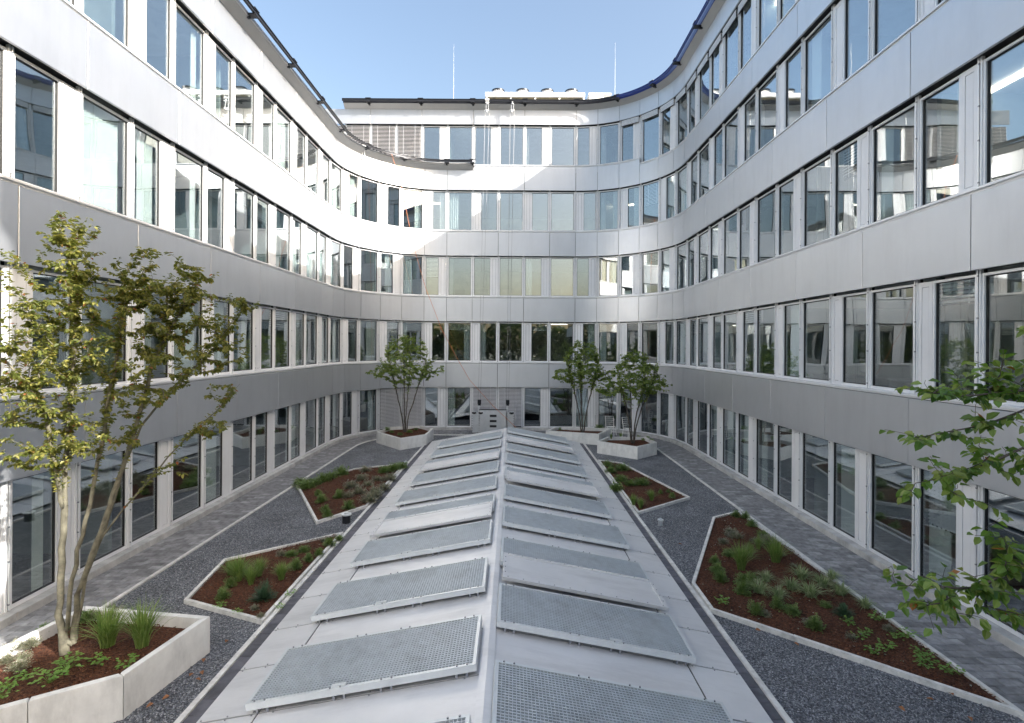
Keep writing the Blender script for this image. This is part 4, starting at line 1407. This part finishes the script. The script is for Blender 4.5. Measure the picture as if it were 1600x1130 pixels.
# foreground planter
D = 'in the left foreground planter'
scatter('grass', [(168, 1010), (222, 1010)], 1.05, 'large arching grass clump '+D, 'large grasses in the foreground planter', .45)
scatter('rosette', [(42, 1062), (76, 1068), (103, 1048), (110, 1036), (152, 1038), (200, 1040), (12, 1075), (4, 1092)], 1.05, 'bright green perennial '+D, 'perennials in the foreground planter', .44)
scatter('pale', [(20, 1015), (35, 1030), (10, 1035), (48, 1010), (28, 1045), (150, 965), (178, 962)], .6, 'yellowing low plant '+D, 'yellow plants in the foreground planter', .44)
scatter('low', [(135, 968), (70, 985)], .6, 'dark low plant by the stems '+D, 'dark plants in the foreground planter', .44)
# far planters
scatter('low', [(612, 676), (625, 680), (640, 676), (650, 672), (605, 672)], .62, 'low green ground cover in the planter at the back left', 'ground cover in the back left planter', .45)
scatter('low', [(937, 669)], .95, 'single green bush in the planter behind the low roof end', None, .45)
scatter('shrub', [(875, 672)], .6, 'small upright plant at the left end of the planter behind the low roof', None, .45)
scatter('low', [(1005, 688), (1012, 685), (998, 684), (1018, 689)], .55, 'dark low bush in the sunlit planter at the back right', 'bushes in the sunlit planter', .45)
scatter('grass', [(955, 686), (970, 684)], .5, 'dry grass tuft in the sunlit planter at the back right', 'grass tufts in the sunlit planter', .45)

# fallen leaves on the gravel
mb = MB(); leaf_quad(mb, Vector((0, 0, 0)), Vector((1, 0, 0)), Vector((0, 0, 1)), .085, .055, .3); FL = mb.mesh('fallen_leaf', M_DEADLEAF)
FLP = [(318, 1030), (314, 1050), (305, 1062), (296, 1058), (322, 1022), (1490, 1088), (1404, 1105), (1512, 1120), (430, 1002), (265, 1088), (240, 1100), (1298, 1012), (1240, 1005), (1180, 985), (352, 1005), (1460, 1095), (505, 870), (1060, 850)]
for (px, py) in FLP:
    x, y = gp(px, py, .01)
    o = put('fallen_leaf', FL); o.matrix_basis = Matrix.Translation((x, y, .02)) @ Matrix.Rotation(rp_.uniform(0, 6.28), 4, 'Z') @ Matrix.Rotation(rp_.uniform(-.4, .4), 4, 'X')
    tag(o, 'fallen orange-brown leaf on the dark gravel' + rank(px, [q_[0] for q_ in FLP]), 'leaf', 'fallen leaves on the gravel')
# pale bits of litter on the mulch
mb = MB(); rl = random.Random(9)
for key, cnt in (('A', 160), ('B', 60), ('C', 40), ('D', 170)):
    poly = BEDS[key]; xs = [p[0] for p in poly]; ys = [p[1] for p in poly]; c = 0
    while c < cnt:
        p = (rl.uniform(min(xs), max(xs)), rl.uniform(min(ys), max(ys)))
        if not inside(p, poly): continue
        if key == 'D' and rl.random() < (.75 if p[1] < 11.5 else 0): continue
        az = rl.uniform(0, 6.28)
        leaf_quad(mb, Vector((p[0], p[1], .105)), Vector((cos(az), sin(az), rl.uniform(-.2, .4))), Vector((rl.uniform(-.5, .5), rl.uniform(-.5, .5), 1)), rl.uniform(.02, .045), rl.uniform(.015, .03)); c += 1
tag(mb.build('leaf_litter', M_PALE), 'pale leaf litter strewn over the brown mulch', 'leaf litter', kind='stuff')

# ------------------------------------------------------------------ small fixtures in the gravel
def outlet(px, py, label, col, r=.055, h=.16):
    x, y = gp(px, py, 0)
    e = empty('gravel_outlet', (x, y, 0)); tag(e, label, 'outlet')
    mb = MB(); mb.cyl((x, y), r, 0, h, 16); mb.build('pipe', col, e, M=Matrix.Identity(4), smooth=False)
    mb = MB(); mb.cyl((x, y), r*1.25, h, h+.03, 16); mb.cyl((x, y), r*.5, h+.03, h+.06, 10); mb.build('cap', M_GALVF, e, M=Matrix.Identity(4))
outlet(541, 817, 'dark cylindrical outlet beside the far left bed corner', M_RAIL, .10, .20)
outlet(1032, 821, 'small metal cap outlet standing on the right gravel', M_ALU, .06, .12)
outlet(634, 727, 'small pale outlet near the planter at the back left', M_ALU, .06, .10)

# ------------------------------------------------------------------ facade access cradle with ropes
GX, GY = -.92, 26.75
c = empty('access_cradle', (GX, GY, 0)); tag(c, 'aluminium facade access cradle standing at the foot of the back facade', 'cradle')
def cp(name, m_, fn, smooth=False):
    mb = MB(); fn(mb); return mb.build(name, m_, c, smooth)
cp('front_panel', M_ALU, lambda mb: (mb.box(-.70, -.17, -.30, -.27, .12, 1.22), mb.box(.17, .70, -.30, -.27, .12, 1.22), mb.box(-.17, .17, -.30, -.27, .12, .36), mb.box(-.17, .17, -.30, -.27, .48, .62), mb.box(-.17, .17, -.30, -.27, .74, .88), mb.box(-.17, .17, -.30, -.27, 1.0, 1.22)))
cp('step_opening', M_DARK, lambda mb: (mb.box(-.17, .17, -.26, -.25, .36, .48), mb.box(-.17, .17, -.26, -.25, .62, .74), mb.box(-.17, .17, -.26, -.25, .88, 1.0)))
cp('rear_panel', M_ALU, lambda mb: mb.box(-.70, .70, .27, .30, .12, 1.15))
cp('side_panel', M_ALU, lambda mb: mb.box(-1.04, -.71, -.29, .29, .10, 1.12))
cp('side_panel', M_ALU, lambda mb: mb.box(.71, 1.04, -.29, .29, .10, 1.12))
cp('deck', M_ALU, lambda mb: mb.box(-.70, .70, -.26, .27, .10, .13))
cp('top_rail', M_RAIL, lambda mb: mb.tube([(-.72, -.285, 1.25), (.72, -.285, 1.25)], .02, 8))
for sx in (-.72, .70):
    cp('hoist_post', M_ALU, lambda mb: mb.box(sx-.045, sx+.045, -.30, -.20, .1, 1.52))
    cp('hoist', M_RAIL, lambda mb: (mb.cyl((sx+.02, -.26), .09, 1.53, 1.74, 12), mb.box(sx-.05, sx+.09, -.32, -.18, 1.46, 1.55)))
for sx in (-.95, -.62, .92):
    cp('fender', M_GASKET, lambda mb: mb.tube([(sx-.10, -.33, 1.10), (sx, -.36, 1.08), (sx+.10, -.33, 1.10)], [.035, .05, .035], 8))
for sx in (-.7, .7):
    cp('bolt_row', M_BOLT, lambda mb: [mb.box(sx-.015, sx+.015, -.315, -.30, .2+.12*i, .23+.12*i) for i in range(8)])
for sx in (-1.04, 1.04):
    cp('bolt_row', M_BOLT, lambda mb: [mb.box(sx-.05, sx+.02, -.305, -.292, .2+.12*i, .225+.12*i) for i in range(7)])
for sx in (-.8, .8): cp('castor', M_GASKET, lambda mb: mb.tube([(sx-.03, 0, .06), (sx+.03, 0, .06)], .06, 12))
def clamp(x, y, z, label, m1, m2):
    e = empty('rail_trolley', (x, y, z)); tag(e, label, 'trolley', 'trolleys hung on the roof rail')
    def q(name, m_, fn):
        mb = MB(); fn(mb); mb.build(name, m_, e)
    q('carriage', m1, lambda mb: (mb.box(-.10, .10, -.07, .07, .12, .22), mb.cyl((-.06, -.06), .045, .0, .03, 10), mb.cyl((.06, -.06), .045, .0, .03, 10)))
    q('hanger', m2, lambda mb: (mb.box(-.07, -.045, -.02, .02, -.34, .12), mb.box(.045, .07, -.02, .02, -.30, .12), mb.cyl((0, 0), .08, -.05, .05, 10)))
    q('hook', m2, lambda mb: (mb.cyl((-.04, 0), .05, -.44, -.34, 10), mb.cyl((.06, .02), .035, -.38, -.30, 10), mb.tube([(-.10, 0, -.32), (-.15, -.02, -.4), (-.06, 0, -.45)], .012, 6)))
TX = [-1.36, -.06]
clamp(TX[0], 27.29, TOPF+.14, 'pale rope trolley on the roof rail, left of the pair', M_WHITE, M_ALU)
clamp(TX[1], 27.29, TOPF+.14, 'dark rope trolley on the roof rail, right of the pair', M_RAIL, M_ALU)
clamp(-7.22, 25.45, FASC+.19, 'pale rope trolley on the left wing rail', M_WHITE, M_WHITE)
for i, (sx, tx) in enumerate(((-.72, TX[0]), (.70, TX[1]))):
    for dx, lab in ((-.05, 'left'), (.05, 'right')):
        mb = MB(); mb.tube([(GX+sx+dx*1.0+.02, GY-.26, 1.74), (tx+dx*2.2, 27.27, TOPF-.38)], .0065, 5)
        o = mb.build('hoist_rope', M_ROPE)
        tag(o, 'thin grey hoist rope, %s strand of the %s pair above the cradle' % (lab, ('left', 'right')[i]), 'rope', 'hoist ropes on the back facade')
op = [(612, 241, 26.05), (627, 290, 26.1), (645, 380, 26.2), (665, 450, 26.25), (690, 514, 26.3), (712, 556, 26.3), (734, 594, 26.35), (770, 634, 26.35), (806, 668, 26.35)]
mb = MB(); mb.tube([I(*q) for q in op], .010, 5)
tag(mb.build('orange_rope', M_ORANGE), 'slack orange rope from the left roof rail down to the cradle', 'rope')

# white wire chairs behind the right planters
def chair(x, y, rzv, tilt, label):
    e = empty('wire_chair', (x, y, 0), rzv); tag(e, label, 'chair', 'white wire chairs at the back right')
    def q(name, fn):
        mb = MB(); fn(mb); mb.build(name, M_WHITE, e)
    for sx in (-.2, .2):
        q('leg', lambda mb: mb.tube([(sx*1.15, -.22, 0), (sx, -.18, .45)], .019, 6))
        q('leg', lambda mb: mb.tube([(sx*1.15, .24, 0), (sx, .16, .45), (sx*1.02, .26, 1.02)], .019, 6))
    q('seat', lambda mb: [mb.tube([(-.2, -.18+.06*i, .45), (.2, -.18+.06*i, .45)], .009, 5) for i in range(7)])
    q('backrest', lambda mb: [mb.tube([(-.2, .17+.02*i, .52+.1*i), (.2, .17+.02*i, .50+.1*i)], .010, 5) for i in range(6)])
    q('stretcher', lambda mb: (mb.tube([(-.21, -.2, .2), (.21, .2, .24)], .009, 5), mb.tube([(.21, -.2, .2), (-.21, .2, .24)], .009, 5)))
chair(4.95, 26.35, 2.7, 0, 'left one of two white wire chairs by the back right windows')
chair(5.72, 25.75, 2.2, 0, 'right one of two white wire chairs by the back right windows')

# ------------------------------------------------------------------ on the roof
e = empty('rooftop_chiller', (1.3, 33, TOPF+.28)); tag(e, 'long white rooftop cooling unit with four round fans', 'chiller')
def q(name, m_, fn, sm=False):
    mb = MB(); fn(mb); return mb.build(name, m_, e, sm)
H = 2.36
q('casing', M_OCHRE, lambda mb: mb.box(-2.9, 2.9, -.9, .9, .3, H+.058))
q('top_slab', M_VENT, lambda mb: mb.box(-3.02, 3.02, -1.05, 1.05, H+.06, H+.32))
for i in range(5): q('corner_post', M_WHITE, lambda mb: mb.box(-2.98+i*1.47, -2.88+i*1.47, -1.02, -.92, 0, H))
for i in range(4):
    fx = -2.25+i*1.5
    f_ = q('fan_cowl', M_WHITE, lambda mb: mb.cyl((fx, -.62), .38, H+.321, H+.56, 20, 0, .34))
    mb = MB()
    for a in range(20):
        t0, t1 = 2*pi*a/20, 2*pi*(a+1)/20
        mb.quad((fx+.40*cos(t0), -.62+.40*sin(t0), H+.50), (fx+.40*cos(t1), -.62+.40*sin(t1), H+.50), (fx+.40*cos(t1), -.62+.40*sin(t1), H+.59), (fx+.40*cos(t0), -.62+.40*sin(t0), H+.59))
    mb.build('fan_rim', M_RAIL, f_)
    for k_ in range(4):
        mb = MB(); t0 = k_*pi/2; mb.quad((fx, -.62, H+.565), (fx+.33*cos(t0), -.62+.33*sin(t0), H+.565), (fx+.33*cos(t0+.5), -.62+.33*sin(t0+.5), H+.585), (fx, -.62, H+.58)); mb.build('fan_blade', M_RAIL, f_)
mb = MB(); mb.box(-.45, .45, -.6, .6, 0, 2.75); mb.box(-.5, .9, -.65, .65, 2.752, 2.86)
o = mb.build('duct_box', M_WHITE); o.location = (5.1, 33, TOPF+.28); tag(o, 'small white duct box to the right of the rooftop cooling unit', 'duct')
for X_, Z_, top, lab in ((-3.45, 30.3, 21.75, 'left'), (5.85, 30.5, 22.0, 'right')):
    mb = MB(); mb.tube([(X_, Z_, TOPF+.28), (X_, Z_, TOPF+2.4), (X_, Z_, top)], [.018, .015, .006], 6); mb.cyl((X_, Z_), .16, TOPF+.28, TOPF+.42, 10)
    tag(mb.build('lightning_rod', M_ALU), 'thin lightning rod on the roof, %s of the two against the sky' % lab, 'lightning rod', 'lightning rods')

# ------------------------------------------------------------------ trees behind the viewpoint that the back windows mirror
mb = MB(); rt = random.Random(3)
for (cx, cy, r, h) in ((-16, -26, 5, 9), (-8, -30, 5, 8), (0, -34, 6, 10), (7, -30, 4.5, 8), (-24, -24, 6, 10), (14, -34, 6, 9)):
    for i in range(2600):
        v = Vector((rt.uniform(-1, 1), rt.uniform(-1, 1), rt.uniform(-1, 1)))
        if v.length > 1: continue
        p = Vector((cx+v.x*r, cy+v.y*r, h*.55+v.z*h*.45))
        leaf_quad(mb, p, Vector((rt.uniform(-1, 1), rt.uniform(-1, 1), rt.uniform(-.6, .3))), Vector((rt.uniform(-1, 1), rt.uniform(-1, 1), 1)), .8, .55)
    mb.tube([(cx, cy, 0), (cx, cy, h*.5)], [.25, .15], 7)
tag(mb.build('distant_wood', leaf_mat('far_wood_leaf', [(.018,.034,.010), (.035,.055,.016), (.05,.07,.02)])), 'green trees behind the court mirrored in the back windows', 'trees', kind='stuff')
